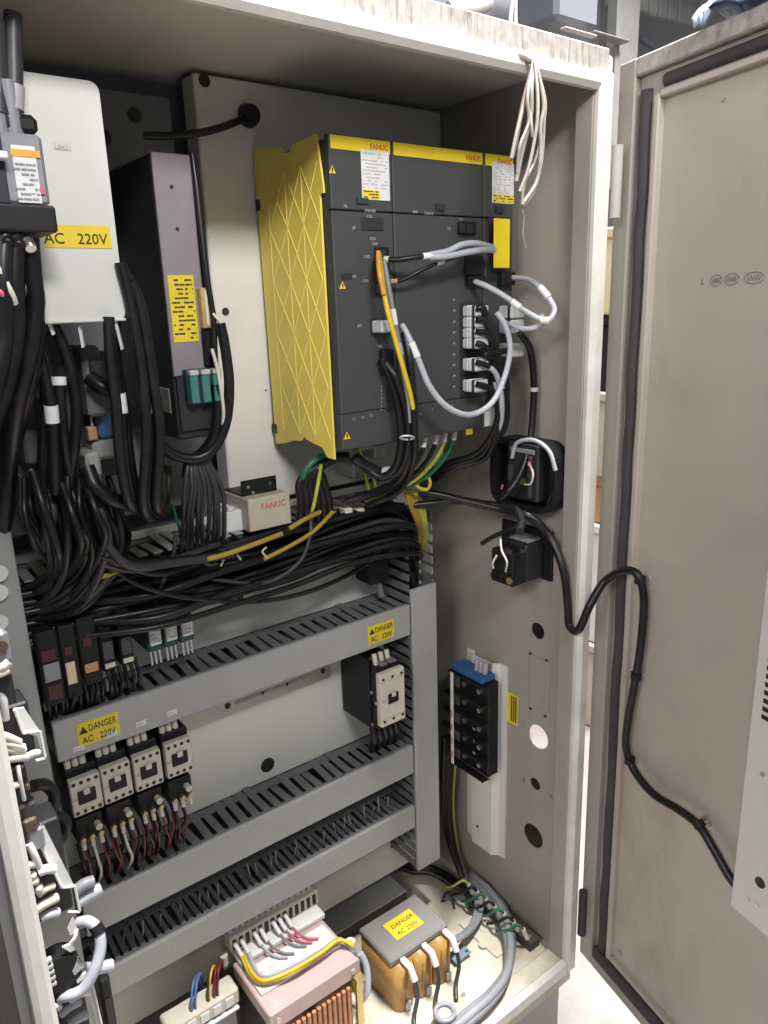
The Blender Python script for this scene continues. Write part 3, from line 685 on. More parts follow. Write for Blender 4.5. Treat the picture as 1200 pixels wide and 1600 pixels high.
for i, (xa, l) in enumerate(((-.603, 'white-labelled relay in green socket, next to the black relays'), (-.581, 'white-labelled relay in green socket, middle of three'), (-.5585, 'white-labelled relay in green socket, at the bare rail end'))):
    r = relay('relay', l, xa, xa + .0205, .70, .772, .235, 'teal_dark')
    lb = MB().box(xa + .0025, xa + .018, .2285, .2348, .711, .737, .0012).build('label', 'label_white', r)
    scribble(lb, xa + .004, xa + .017, .714, .734, .2281, 4, 'ink_grey', th=.0003)
    for k in range(3): MB().box(xa + .002 + k * .006, xa + .0065 + k * .006, .231, .2352, .745, .768, .001).build('terminal', 'teal_plastic', r)
    for k in range(3): MB().cyl((xa + .004 + k * .006, .238, .70), (xa + .004 + k * .006, .236, .682), .0016, 8).build('wire_ferrule', 'grey_connector', r)
sb = thing('terminal_connector', 'small black knob-shaped terminal on the panel by the upright duct', 'terminal', (-.215, .28, .69))
xa, xb, za, zb_ = rect(572, 876, 605, 905, .27)
MB().box(xa, xb, .262, .3045, za, zb_, .004).build('body', 'black_plastic', sb); MB().cyl(((xa + xb) / 2, .275, zb_), ((xa + xb) / 2, .275, zb_ + .012), .006, 12).build('screw_cap', 'black_plastic', sb)
MB().cyl(((xa + xb) / 2 + .008, .28, za), ((xa + xb) / 2 + .012, .275, za - .03), .006, 10).build('wire', 'duct_finger', sb)

# ================================================================== FANUC BOX
fb = thing('resistor_box', 'small ivory metal box with red lettering on black bracket', 'box', (-.40, .27, .83))
MB().box(-.4430, -.3765, .231, .236, .8335, .880, .001).build('front_cover', 'cream_label', fb) if False else None
bxo = MB().box(-.4430, -.3765, .231, .3065, .8335, .880, .0015).build('cover', 'box_beige', fb)
text('FANUC', .0125, (-.424, .2306, .8625), FW, UP, 'ink_red', bxo, 'brand_lettering', fit=.038)
bk = MB().box(-.441, -.385, .252, .2545, .8805, .9025, .0008).build('bracket', 'black_plastic', fb)
MB().box(-.441, -.385, .2546, .3065, .8805, .8825).build('bracket_foot', 'black_plastic', bk)
for x, z in ((-.431, .893), (-.396, .893), (-.424, .884)): MB().cyl((x, .252, z), (x, .2505, z), .0022, 10).build('screw', 'steel', bk)
wb = thing('connector_block', 'blank white plastic block beside the ivory box', 'block', (-.47, .28, .83))
xa, xb, za, zb_ = rect(350, 800, 387, 826, .26); MB().box(xa, xb - .002, .255, .3, za, zb_, .002).build('body', 'white_plastic', wb); MB().box(xa + .004, xa + .012, .254, .29, zb_, zb_ + .006, .001).build('latch', 'white_plastic', wb)

# ================================================================== SIDE-WALL FITTINGS
def bxX(name, u0, v0, u1, v1, x, dep, m, parent, b=.001, zc=None):
    """block standing off the right wall: photo rectangle on plane x, thickness back to the wall"""
    a = AX(u0, v0, x); c = AX(u1, v1, x)
    return MB().box(x, x + dep, min(a.y, c.y), max(a.y, c.y), min(a.z, c.z), max(a.z, c.z), b).build(name, m, parent)
sw = thing('switch_housing', 'rounded black switch housing open at the back on the side wall', 'switch housing', (-.03, .095, .765))
ya, yb = .033, .165; za, zb_ = AX(835, 797, -.03).z, AX(825, 686, -.03).z
outer = rr_poly(ya, yb, za, zb_, .028, lambda y, z: Vector((-.0102, y, z)), 6)
MB().prism(outer, (-.006, 0, 0)).build('back_flange', 'black_plastic', sw)
ring = MB(); n = len(outer); inner = rr_poly(ya + .009, yb - .009, za + .009, zb_ - .009, .020, lambda y, z: Vector((-.0165, y, z)), 6)
o1 = rr_poly(ya, yb, za, zb_, .028, lambda y, z: Vector((-.0163, y, z)), 6); off = Vector((-.026, 0, 0))
vs_ = o1 + [p + off for p in o1] + inner + [p + off for p in inner]
fs_ = []
for i in range(n):
    j = (i + 1) % n; fs_ += [(i, j, n + j, n + i), (2 * n + i, 3 * n + i, 3 * n + j, 2 * n + j), (n + i, n + j, 3 * n + j, 3 * n + i)]
ring._add(vs_, fs_); ring.build('rim', 'black_plastic', sw)
dz_ = za - .762
bd = MB().box(-.045, -.0168, .062, .125, .778 + dz_, .868 + dz_, .003).build('switch_body', 'unit_dark', sw)
MB().box(-.047, -.0455, .068, .118, .853 + dz_, .860 + dz_, .001).build('clip_bar', 'zinc', bd)
MB().box(-.050, -.0455, .072, .078, .785 + dz_, .850 + dz_, .001).build('rib', 'unit_grey', bd)
c = AX(815, 752, -.047); MB().cyl(c, c + Vector((.01, 0, 0)), .006, 10).build('terminal_screw', 'brass', bd)
c = AX(797, 738, -.047); MB().box(c.x, c.x + .004, c.y - .004, c.y + .004, c.z - .012, c.z + .012).build('terminal_tag', 'unit_grey', bd)
cable('', [AX(800, 715, -.05), AX(808, 692, -.052), AX(835, 688, -.052), AX(858, 705, -.05), AX(868, 735, -.046)], .0032, 'grey_cable', parent=sw, name='wire')
cable('', [AX(868, 735, -.046), AX(866, 765, -.046), AX(855, 785, -.044)], .002, 'black_rubber', parent=sw, name='wire')
cable('', [AX(826, 722, -.05), AX(833, 740, -.056), AX(829, 756, -.056), AX(820, 757, -.05)], .0016, 'white_wire', parent=sw, name='wire')
cable('', [AX(826, 728, -.051), AX(828, 722, -.05)], .0022, 'pink_wire', parent=sw, name='wire')
cable('', [AX(785, 758, -.051), AX(784, 764, -.05)], .002, 'pink_wire', parent=sw, name='wire')

ob_ = thing('power_outlet', 'black outlet socket on square bracket with looped ivory wires', 'outlet', (-.04, .11, .70))
a = AX(862, 905, -.0105); MB().box(-.016, -.0103, a.y - .003, a.y + .105, .700, .782, .001).build('bracket', 'black_plastic', ob_)
q = MB().box(-.058, -.0165, a.y + .012, a.y + .060, .704, .766, .003).build('socket_body', 'unit_dark', ob_)
MB().box(-.052, -.02, a.y + .014, a.y + .056, .7665, .772, .003).build('socket_top', 'grey_sheath', q)
MB().box(-.090, -.0585, a.y + .010, a.y + .056, .706, .760, .002).build('terminal_frame', 'black_plastic', q)
for k, yy in enumerate((.016, .034, .050)):
    MB().cyl((-.092, a.y + yy, .716), (-.084, a.y + yy, .716), .0055, 10).build('terminal_screw', 'brass' if k == 0 else 'black_plastic', q)
cable('', [AX(782, 842, -.085), AX(784, 860, -.095), AX(792, 878, -.098), AX(790, 893, -.092)], .0017, 'white_wire', parent=ob_, name='wire')
cable('', [AX(776, 868, -.094), AX(770, 880, -.097), AX(771, 888, -.095)], .0017, 'white_wire', parent=ob_, name='wire')
cable('', [AX(752, 850, -.085), AX(772, 838, -.075), AX(805, 823, -.06), AX(815, 812, -.05)], .0036, 'black_rubber', parent=ob_, name='wire')

# wall rail with the black terminal block
wr = thing('wall_rail', 'pale folded steel rail on the lower side wall behind the terminal block', 'rail', (-.02, .21, .19))
a0 = AX(786, 1330, -.0105).y; z0_ = AX(765, 1330, -.02).z; z1_ = AX(765, 1033, -.02).z
MB().prism([(-.0103, .150, z0_), (-.0103, .168, z0_), (-.0125, .168, z0_), (-.022, .178, z0_), (-.022, .222, z0_), (-.0125, .232, z0_), (-.0103, .232, z0_), (-.0103, .250, z0_), (-.0140, .250, z0_), (-.0145, .236, z0_), (-.0255, .226, z0_), (-.0255, .174, z0_), (-.0145, .164, z0_), (-.0140, .150, z0_)], (0, 0, z1_ - z0_)).build('rail', 'plate_paint', wr)
c = AX(746, 1291, -.0255); MB().cyl(c + Vector((.001, 0, 0)), c - Vector((.001, 0, 0)), .003, 10).build('bolt_hole', 'ink_black', wr)
tbk = thing('terminal_block', 'black barrier terminal block with blue end on the side wall', 'terminal block', (-.045, .19, .30))
a = AX(764, 1195, -.05); b = AX(718, 1050, -.05)
y0_, y1_ = a.y, b.y; z0_, z1_ = AX(740, 1200, -.05).z, AX(740, 1058, -.05).z
MB().box(-.052, -.0258, y0_, y1_, z0_, z1_, .002).build('base', 'black_plastic', tbk)
for k in range(6):
    z = z0_ + (z1_ - z0_) * k / 5
    MB().box(-.068, -.0522, y0_ - .002, y1_ + .012, z - .0015, z + .0015).build('barrier', 'black_plastic', tbk)
for k in range(5):
    z = z0_ + (z1_ - z0_) * (k + .5) / 5
    for yy in (.25, .75): MB().cyl((-.0522, y0_ + (y1_ - y0_) * yy, z), (-.058, y0_ + (y1_ - y0_) * yy, z), .0045, 10).build('terminal_screw', 'steel', tbk)
st_ = MB().box(-.0705, -.0685, y1_ - .004, y1_ + .003, z0_, z1_ + .002, .0005).build('marker_strip', 'label_white', tbk)
for k in range(4): MB().box(-.0712, -.0704, y1_ - .003, y1_ + .002, z0_ + .014 + k * .028, z0_ + .027 + k * .028).build('number_print', 'orange_label', st_)
for k in range(3): text('U V'[k % 3] + '2', .006, Vector((-.0712, y0_ + .020, z0_ + .05 + k * .024)), (0, -1, 0), UP, 'ink_grey', st_)
MB().box(-.064, -.03, y0_ + .004, y1_ + .008, z1_ + .003, z1_ + .014, .002).build('end_block', 'blue_plastic', tbk, 'blue end block')
for k in range(3): MB().cyl((-.045, y0_ + .016 + k * .010, z1_ + .0145), (-.045, y0_ + .014 + k * .010, z1_ + .036), .0048, 10).build('clear_sleeve', 'clear_tube', tbk)
for k, (u, v) in enumerate(((706, 1085), (704, 1110), (702, 1135), (704, 1160))):
    c = AX(u, v, -.055); MB().cyl(c, c + Vector((.0, .016, .002)), .0055, 10).build('cable_lug', 'black_rubber', tbk)
stk = thing('caution_sticker', 'small yellow caution sticker on the side wall beside the terminal block', 'sticker', AX(800, 1130, -.01))
a = AX(789, 1080, -.0105); b = AX(809, 1131, -.0105); zt = AX(799, 1083, -.0105).z; zb2 = AX(799, 1130, -.0105).z
o = MB().box(-.0112, -.0104, b.y, a.y, zb2, zt).build('film', 'sticker_yellow', stk)
for k in range(3): MB().box(-.0118, -.0111, b.y + .003 + .005 * k, b.y + .0055 + .005 * k, zb2 + .006, zt - .004).build('print_lines', 'ink_black', o)
cable('yellow and green earth wire dropping from the terminal block on the wall', [AX(712, 1185, -.04), AX(710, 1215, -.035), AX(708, 1250, -.035), AX(710, 1290, -.03), AX(716, 1330, -.03)], .0024, 'ground_wire', name='earth_wire', cat='wire')
for k in range(3):
    cable('black cable running down the corner behind the terminal block', [AX(703 - k * 4, 1150, -.05 - .01 * k), AX(700 - k * 4, 1220, -.05 - .008 * k), AX(704 - k * 3, 1300, -.045), AX(722, 1370, -.04 - .01 * k)], .006, group='black cables in the lower corner')
# earth bar at the foot of the wall
eb = thing('earth_bar', 'row of earth terminals with ivory lugs along the wall foot', 'earth bar', (-.035, .12, .012))
MB().box(-.050, -.0255, .05, .215, .0005, .018, .001).build('bar', 'gasket', eb)
for k in range(7):
    y = .06 + k * .0235
    MB().cyl((-.043, y, .018), (-.043, y, .024), .005, 10).build('bolt', 'steel', eb)
    MB().cyl((-.048, y, .022), (-.056, y + .003, .046), .0040, 10).build('wire_lug', 'ivory_plastic', eb)
for k in range(7):
    y = .06 + k * .0235; m, nm = (('green_wire', 'dark green'), ('black_rubber', 'black'), ('ground_wire', 'yellow and green'))[(0, 1, 0, 1, 0, 1, 2)[k]]
    cable(nm + ' earth wire leaving the earth bar at the wall foot', [(Vector((-.056, y + .003, .046))), Vector((-.064, y + .010, .054)), Vector((-.074, y + .026, .036)), Vector((-.070, y + .055, .010))], .0026, m, group=nm + ' earth wires at the wall foot', name='earth_wire', cat='wire')
for k in range(6):
    pts = [AZ(612 + k * 6, 1352 + k * 2, .03), AZ(650 + k * 5, 1350 + k * 3, .026 + .004 * (k % 2)), AZ(690 + k * 3, 1362 + k * 4, .022), AZ(722 + k, 1384 + k * 2, .018), AZ(738, 1405 + k * 3, .012)]
    cable('black cable curving across the rear floor to the grey cables', pts, .0055, group='black cables on the rear floor')
for k in range(5):
    cable('black cable dropping from the large contactor into the duct', [Vector((-.248 + k * .010, .235 + .006 * (k % 2), .468)), Vector((-.246 + k * .012, .232, .43)), Vector((-.235 + k * .013, .255, .395)), Vector((-.215 + k * .012, .28, .36))], .0060, group='black cables under the large contactor')
bb = thing('relay_box', 'plain black box low down behind the terminal strip', 'box', A(172, 1600, .12))
x0, x1, z0, z1 = rect(154, 1535, 190, 1640, .12); MB().box(x0, x1, .12, .17, z0, z1, .003).build('body', 'black_plastic', bb); MB().box(x0 + .003, x1 - .003, .1185, .1199, z0 + .02, z1 - .03, .001).build('cover', 'unit_dark', bb)
# ================================================================== FLOOR OF THE CABINET
t2 = thing('transformer', 'transformer with grey top, yellow sticker and orange taped windings', 'transformer', (-.25, .16, .001))
MB().box(-.314, -.187, .116, .206, .086, .100, .003).build('top_core', 'grey_top', t2)
MB().box(-.300, -.200, .140, .190, .001, .012, .002).build('bottom_core', 'grey_top', t2)
MB().box(-.310, -.192, .135, .190, .0125, .0855).build('core', 'unit_dark', t2)
for k in range(3):
    x = -.3125 + k * .0415; MB().prism(rr_poly(x, x + .0405, .1005, .212, .016, lambda a_, b_: Vector((a_, b_, .003)), 6), (0, 0, .082), True).build('winding', 'copper_tape', t2)
    for q in (.012, .028): MB().box(x + q - .001, x + q + .001, .0992, .1006, .014, .076, .0008).build('tape_seam', 'copper_coil', t2)
for k in range(3):
    x = -.291 + k * .046
    l = MB().box(x - .005, x + .005, .090, .1155, .0885, .0965, .002).build('wire_lug', 'white_plastic', t2)
    MB().cyl((x, .0935, .0925), (x + .001, .084, .073), .0056, 10).build('lug_sleeve', 'white_plastic', t2)
for k in range(3):
    x = -.298 + k * .045; MB().box(x, x + .010, .0960, .1000, .004, .020, .001).build('terminal_tag', 'grey_cable', t2)
xk = [AZ(598, 1450, .1003), AZ(636, 1418, .1003), AZ(659, 1438, .1003), AZ(627, 1472, .1003)]
sx0, sx1 = (xk[0].x + xk[3].x) / 2, (xk[1].x + xk[2].x) / 2; sy0, sy1 = (xk[2].y + xk[3].y) / 2, (xk[0].y + xk[1].y) / 2
o = MB().box(sx0, sx1, sy0, sy1, .1001, .1008).build('voltage_sticker', 'sticker_yellow', t2, 'yellow sticker reading DANGER AC 220V')
text('DANGER', (sx1 - sx0) * .20, (sx0 + .008, sy0 + (sy1 - sy0) * .56, .1009), FW, (0, 1, 0), 'ink_black', o); text('AC 220V', (sx1 - sx0) * .20, (sx0 + .008, sy0 + (sy1 - sy0) * .14, .1009), FW, (0, 1, 0), 'ink_black', o)
for k in range(3):
    x = -.293 + k * .046
    cable('dark grey lead hanging from a white lug of the taped transformer', [Vector((x + .003, .085, .076)), Vector((x + .005, .080, .045)), Vector((x - .006, .076, .015)), Vector((x - .02, .060, .006))], .0036, 'cable_grey_dark', group='leads of the taped transformer', name='lead', cat='lead')

t1 = thing('transformer', 'transformer with pink painted frame and white terminal row on top', 'transformer', (-.455, .18, .001))
MB().box(-.535, -.377, .118, .232, .125, .150, .002).build('top_frame', 'pink_steel', t1)
MB().box(-.535, -.377, .112, .1175, .122, .152, .001).build('front_angle', 'pink_steel', t1)
MB().box(-.530, -.382, .130, .225, .004, .1245, .002).build('core', 'unit_dark', t1)
for k in range(2):
    x = -.515 + k * .062
    MB().box(x, x + .055, .112, .232, .012, .112, .016).build('winding', 'copper_coil', t1)
for k in range(14):
    x = -.518 + k * .009; MB().cyl((x, .1105, .030), (x, .1105, .112), .0035, 8).build('winding_rib', 'copper_coil', t1)
MB().box(-.389, -.378, .104, .1115, .002, .121, .001).build('clamp_bracket', 'brass', t1)
MB().box(-.392, -.376, .098, .1115, .1215, .1285, .001).build('clamp_foot', 'brass', t1)
for x in (-.522, -.39): MB().cyl((x, .112, .137), (x, .109, .137), .0045, 12).build('screw', 'zinc', t1)
pd = MB().box(-.528, -.384, .150, .205, .1505, .154, .001).build('marking_card', 'label_white', t1)
for k in range(3): text('0V 100V 200V 220V'.split()[k] + '  ' + '220V 100V 0V'.split()[k], .009, (-.522, .156 + k * .012, .1542), FW, (0, 1, 0), 'ink_grey', pd)
MB().box(-.528, -.372, .215, .252, .150, .160, .002).build('strip_base', 'white_plastic', t1)
tr = MB().box(-.532, -.368, .240, .264, .1602, .188, .002).build('terminal_strip', 'ivory_plastic', t1)
for k in range(14):
    x = -.5245 + k * .0113
    MB().cyl((x, .2545, .188), (x, .2545, .193), .0044, 10).build('terminal_post', 'white_plastic', tr)
    MB().box(x - .0032, x + .0032, .2388, .2402, .164, .183).build('terminal_hole', 'ink_black', tr)
for k in (0, 1, 3, 4, 6, 7, 8):
    x = -.5245 + k * .0113
    MB().cyl((x, .2405, .176), (x + .002, .220, .165), .0036, 8).build('crimp_sleeve', 'white_plastic', tr)
MB().cyl((-.545, .238, .1505), (-.545, .238, .168), .0062, 12).build('mounting_post', 'ivory_plastic', t1)
MB().cyl((-.3675, .150, .115), (-.3675, .150, .150), .0085, 12).build('insulator', 'ivory_plastic', t1)
def onz(u, v, z): return AZ(u, v, z)
for k, (m, dz) in enumerate((('yellow_wire', 0), ('yellow_wire', .004), ('grey_sheath', .002), ('grey_cable', -.001))):
    cable(('yellow' if 'yellow' in m else 'grey') + ' wire looping across the pink transformer top', [Vector((-.5225 + .004 * k, .226, .165)), onz(392 + k * 3, 1523 - k * 2, .160 + dz), onz(412 + k * 2, 1535 - k * 3, .162 + dz), onz(455, 1521 - k * 4, .164 + dz), onz(500, 1492 - k * 2, .165 + dz), onz(530, 1470 - k, .164 + dz), onz(552, 1477 + k * 3, .150 + dz), Vector((-.365 + k * .003, .17 - .006 * k, .11)), Vector((-.36 + k * .003, .165 - .006 * k, .03))], .0028, m, group=('yellow' if 'yellow' in m else 'grey') + ' wires over the pink transformer', name='wire', cat='wire')
for k, (x, m) in enumerate(((-.4565, 'grey_sheath'), (-.4452, 'pink_wire'), (-.434, 'pink_wire'), (-.479, 'grey_sheath'), (-.4905, 'grey_cable'))):
    cable(('pink' if 'pink' in m else 'grey') + ' wire curling down from the white terminal row', [Vector((x + .002, .222, .164)), Vector((x + .006, .205, .160)), Vector((x + .014, .190, .158)), Vector((x + .026, .180, .1585))], .0018, m, group=('pink' if 'pink' in m else 'grey') + ' wires from the terminal row', name='wire', cat='wire')
cable('thick pale grey cable drooping beside the pink transformer', [onz(563, 1490, .13), onz(572, 1510, .11), onz(574, 1545, .08), onz(566, 1562, .06)], .006, 'grey_cable')

md = thing('terminal_module', 'small ivory terminal module with coloured looped wires', 'terminal module', (-.60, .20, .001))
MB().box(-.658, -.546, .188, .222, .120, .148, .003).build('cap', 'ivory_plastic', md)
MB().box(-.654, -.550, .182, .190, .116, .1195, .001).build('label_ledge', 'label_white', md)
MB().box(-.652, -.552, .190, .222, .001, .1195, .002).build('body', 'breaker_grey', md)
for k in range(5): MB().box(-.65 + .02 * k, -.636 + .02 * k, .1855, .1879, .125, .142, .001).build('window', 'white_plastic', md)
for k, (m, x, nm) in enumerate((('blue_wire', -.618, 'blue'), ('blue_wire', -.612, 'blue'), ('yellow_wire', -.590, 'yellow'), ('red_wire', -.582, 'red'), ('red_wire', -.577, 'red'), ('brown_red', -.592, 'brown'))):
    cable(nm + ' wire arching over the ivory terminal module', [Vector((x, .196, .148)), Vector((x + .002, .197, .168)), Vector((x + .010, .206, .182)), Vector((x + .022, .222, .176)), Vector((x + .028, .236, .150)), Vector((x + .03, .24, .10))], .0021, m, group=nm + ' wires of the ivory module', name='wire', cat='wire')

# plate, pin and tag lying on the cabinet floor
p1, p2 = AZ(534, 1462, .03), AZ(630, 1386, .03)
sp = thing('floor_strip', 'grey steel strip lying on the floor behind the transformers', 'steel strip', ((p1.x + p2.x) / 2, p1.y + .03, .001))
MB().box(p1.x - .16, p2.x, (p1.y + p2.y) / 2, (p1.y + p2.y) / 2 + .055, .026, .030, .001).build('flat', 'duct_cover', sp)
MB().box(p1.x - .16, p2.x, (p1.y + p2.y) / 2, (p1.y + p2.y) / 2 + .003, .0008, .0255).build('flange', 'gasket', sp)
hk = thing('hook_pin', 'small bent black pin standing on the pale floor', 'pin', AZ(695, 1410, 0))
cable('', [AZ(693, 1408, .0), AZ(695, 1397, .02), AZ(703, 1394, .02), AZ(708, 1408, .008), AZ(710, 1420, .002)], .0022, 'black_rubber', parent=hk, name='pin')
MB().cyl(AZ(693, 1406, .001), AZ(693, 1402, .012), .004, 10).build('pin_base', 'black_rubber', hk)
tgx = AZ(718, 1488, .012); tg_ = thing('blue_tag', 'flat slate blue tag lying by the taped transformer', 'tag', (tgx.x, tgx.y, .001))
MB().box(tgx.x - .020, tgx.x + .018, tgx.y - .012, tgx.y + .012, .008, .0115, .001).build('tag', 'slate_tag', tg_); MB().cyl((tgx.x + .012, tgx.y - .006, .0112), (tgx.x + .012, tgx.y - .006, .0125), .0025, 10).build('eyelet', 'ink_black', tg_)
MB().box(tgx.x - .016, tgx.x + .012, tgx.y - .008, tgx.y + .01, .001, .0078).build('base', 'zinc', tg_)
rb = thing('floor_bracket', 'cream mounting bracket with two round bosses on the cabinet floor', 'bracket', (-.115, .14, .0005))
c = AZ(758, 1450, .004); MB().box(c.x - .03, c.x + .02, c.y - .06, c.y + .04, .0005, .0040, .001).build('plate', 'floor_paint', rb)
for u, v in ((757, 1452), (755, 1476)):
    c = AZ(u, v, .004); MB().cyl(c, c + Vector((0, 0, .0015)), .0085, 16).build('boss', 'floor_paint', rb)
c = AZ(724, 1556, .0); MB().cyl(c, c + Vector((0, 0, .004)), .004, 10).build('bolt', 'steel', rb)
GP = [(735, 1368), (760, 1390), (785, 1428), (797, 1475), (790, 1525), (764, 1562), (730, 1592), (690, 1625)]
for k, (dx, dz, r) in enumerate(((0, .018, .0085), (.012, .016, .008), (-.010, .026, .007), (.004, .032, .0075))):
    cable('grey sheathed cable curving over the cabinet floor', [AZ(u, v, dz) + Vector((dx, dx * .6, 0)) for u, v in GP], r, 'grey_sheath', group='grey cables on the cabinet floor')
tb2 = [AZ(u, v, .03) for u, v in ((758, 1553), (790, 1530))]
for k in range(3):
    cable('grey cable branching towards the taped transformer', [AZ(736 + k * 5, 1372, .02), AZ(744 + k * 4, 1405, .022), AZ(741 + k * 4, 1435, .024), AZ(725 + k * 3, 1458, .028), AZ(702, 1470 + k * 3, .05)], .0045, 'grey_sheath', group='grey branch cables')
ce = thing('cable_end', 'open grey cable gland ring standing at the front rim', 'cable gland', AZ(695, 1600, .0))
c = AZ(695, 1582, .03); rg = MB(); rg.tube([c + Vector((math.cos(t / 20 * 2 * math.pi) * .0155, math.sin(t / 20 * 2 * math.pi) * .0155, 0)) for t in range(21)], .004, 8); rg.build('ring', 'grey_sheath', ce)
MB().cyl(c - Vector((0, 0, .03)), c - Vector((0, 0, .004)), .0165, 18).build('gland_body', 'gasket', ce); MB().cyl(c - Vector((0, 0, .004)), c - Vector((0, 0, .002)), .0125, 18).build('core', 'zinc', ce)

# ================================================================== LEFT TERMINAL STRIP (bright, at the left rim)
YL = .055
def lead(pts, r, m, parent): return cable('', pts, r, m, parent=parent, name='wire')
def hood(label, poly, fold, pins, body):
    t = thing('plug_connector', label, 'connector', A(*body[0:2], YL)); 
    p = [A(u, v, YL) for u, v in poly]
    MB().prism(p, (0, .003, 0)).build('hood', 'white_plastic', t)
    for q0, q1 in fold:
        a, b = A(*q0, YL), A(*q1, YL); MB().tube([a - Vector((0, .012, 0)) * 0 + Vector((0, -.001, 0)), b + Vector((0, -.001, 0))], .0016, 6).build('folded_edge', 'white_plastic', t)
    u0, v0, u1, v1 = body; x0, x1, z0, z1 = rect(u0, v0, u1, v1, YL + .004)
    MB().box(x0, x1, YL + .004, YL + .04, z0, z1, .002).build('body', 'unit_dark', t)
    for (ua, va, ub, vb, r, m) in pins:
        MB().tube(smooth_path([A(ua, va, YL - .006), A((ua + ub) / 2, (va + vb) / 2 - 2, YL - .008), A(ub, vb, YL - .006)], 4), r, 8).build('pin', m, t)
    return t
hood('white-hooded plug with bundled ivory wires beside the upright duct', [(22, 1108), (38, 1106), (62, 1142), (66, 1180), (58, 1150), (36, 1145)], [((62, 1142), (70, 1182)), ((70, 1184), (55, 1188)), ((36, 1145), (60, 1142)), ((22, 1108), (36, 1145))],
     [(-10, 1146, 30, 1160, .0042, 'white_wire'), (-10, 1160, 36, 1168, .0042, 'white_wire'), (-10, 1172, 32, 1174, .0040, 'white_wire'), (-10, 1192, 44, 1182, .0045, 'white_wire'), (44, 1182, 60, 1176, .0035, 'white_plastic'), (6, 1168, 38, 1172, .0035, 'white_plastic')], (-12, 1112, 58, 1180))
hood('white-hooded plug with grey cable stubs above the looped grey cable', [(58, 1312), (69, 1290), (116, 1384), (117, 1386), (98, 1386), (93, 1382)], [((116, 1384), (124, 1422)), ((124, 1424), (106, 1424)), ((98, 1386), (116, 1384)), ((60, 1314), (96, 1386))],
     [(34, 1358, 54, 1350, .0042, 'white_wire'), (40, 1385, 58, 1376, .004, 'white_wire'), (52, 1425, 90, 1402, .0048, 'white_wire'), (60, 1398, 84, 1384, .0035, 'white_wire'), (66, 1434, 90, 1426, .0052, 'grey_cable'), (45, 1318, 62, 1356, .0035, 'white_plastic'), (62, 1362, 84, 1358, .005, 'white_plastic'), (50, 1366, 52, 1372, .004, 'white_plastic'), (62, 1386, 60, 1392, .004, 'white_plastic')], (30, 1300, 116, 1418))
hood('white-hooded plug below the black ribbed knob', [(134, 1540), (144, 1538), (152, 1570), (160, 1610), (150, 1600), (140, 1560)], [((144, 1538), (160, 1610))],
     [(108, 1562, 140, 1548, .0042, 'white_plastic'), (95, 1585, 125, 1565, .0042, 'grey_cable'), (110, 1600, 135, 1585, .005, 'grey_cable'), (84, 1570, 92, 1574, .004, 'white_plastic')], (90, 1545, 146, 1630))
for k, (pts, lab) in enumerate((([(118, 1392), (132, 1382), (146, 1377)], 'short dark grey cable stub behind the white-hooded plug'), ([(120, 1410), (140, 1398), (158, 1388)], 'short bright grey cable stub pointing out of the white-hooded plug'), ([(132, 1514), (155, 1512), (175, 1508)], 'short pale cable stub beside the black ribbed knob'))):
    cable(lab, [(u, v, YL + .02) for u, v in pts], .0068, 'grey_cable' if k else 'grey_sheath', name='cable_stub', cat='cable stub')
cable('thick pale grey cable looping out of the terminal strip and back', [(84, 1556, YL), (105, 1556, YL - .012), (130, 1545, YL - .018), (148, 1515, YL - .018), (157, 1480, YL - .012), (152, 1452, YL - .004), (138, 1440, YL + .004), (122, 1442, YL + .012)], .0062, 'grey_cable', tags=((.72, .010, 'black_rubber'),))
kn = thing('ribbed_knob', 'black ribbed knob with white ratchet edge at the left rim', 'knob', A(95, 1530, YL))
ck = A(92, 1512, YL); 
MB().cyl(ck + Vector((0, .012, 0)), ck + Vector((0, -.012, 0)), .021, 20).build('knob', 'black_plastic', kn)
MB().box(ck.x - .02, ck.x + .012, ck.y - .010, ck.y + .016, ck.z - .034, ck.z - .0215, .003).build('base', 'black_plastic', kn)
for k in range(5):
    c = A(76 + k * 1.8, 1500 + k * 9, YL - .012); MB().box(c.x - .003, c.x + .003, c.y - .003, c.y + .003, c.z - .0025, c.z + .0025, .001).build('ratchet_tooth', 'grey_connector', kn)
wc = thing('wing_clip', 'bent white wing clips on the terminal strip above the knob', 'clip', A(112, 1470, YL))
MB().prism([A(114, 1433, YL - .01), A(118, 1440, YL - .01), (A(121, 1455, YL - .01)), A(110, 1462, YL - .01), A(106, 1452, YL - .01)], (0, .002, 0)).build('wing', 'white_plastic', wc)
MB().tube(smooth_path([A(120, 1452, YL - .01), A(117, 1465, YL - .012), A(111, 1474, YL - .01), A(112, 1480, YL - .008)], 4), .0022, 6).build('wing_stem', 'white_plastic', wc)
MB().prism([A(98, 1481, YL - .012), A(113, 1474, YL - .012), A(118, 1484, YL - .012), A(110, 1488, YL - .012)], (0, .003, 0)).build('wing', 'white_plastic', wc)
MB().prism([A(122, 1496, YL - .012), A(131, 1511, YL - .012), A(117, 1524, YL - .012), A(113, 1518, YL - .012)], (0, .003, 0)).build('wing', 'white_plastic', wc)
MB().prism([A(119, 1530, YL - .012), A(135, 1520, YL - .012), A(136, 1526, YL - .012), A(121, 1537, YL - .012)], (0, .003, 0)).build('wing', 'white_plastic', wc)
cr = thing('clear_relay', 'clear-cased brown relay with copper bands on the terminal strip', 'relay', A(45, 1310, YL))
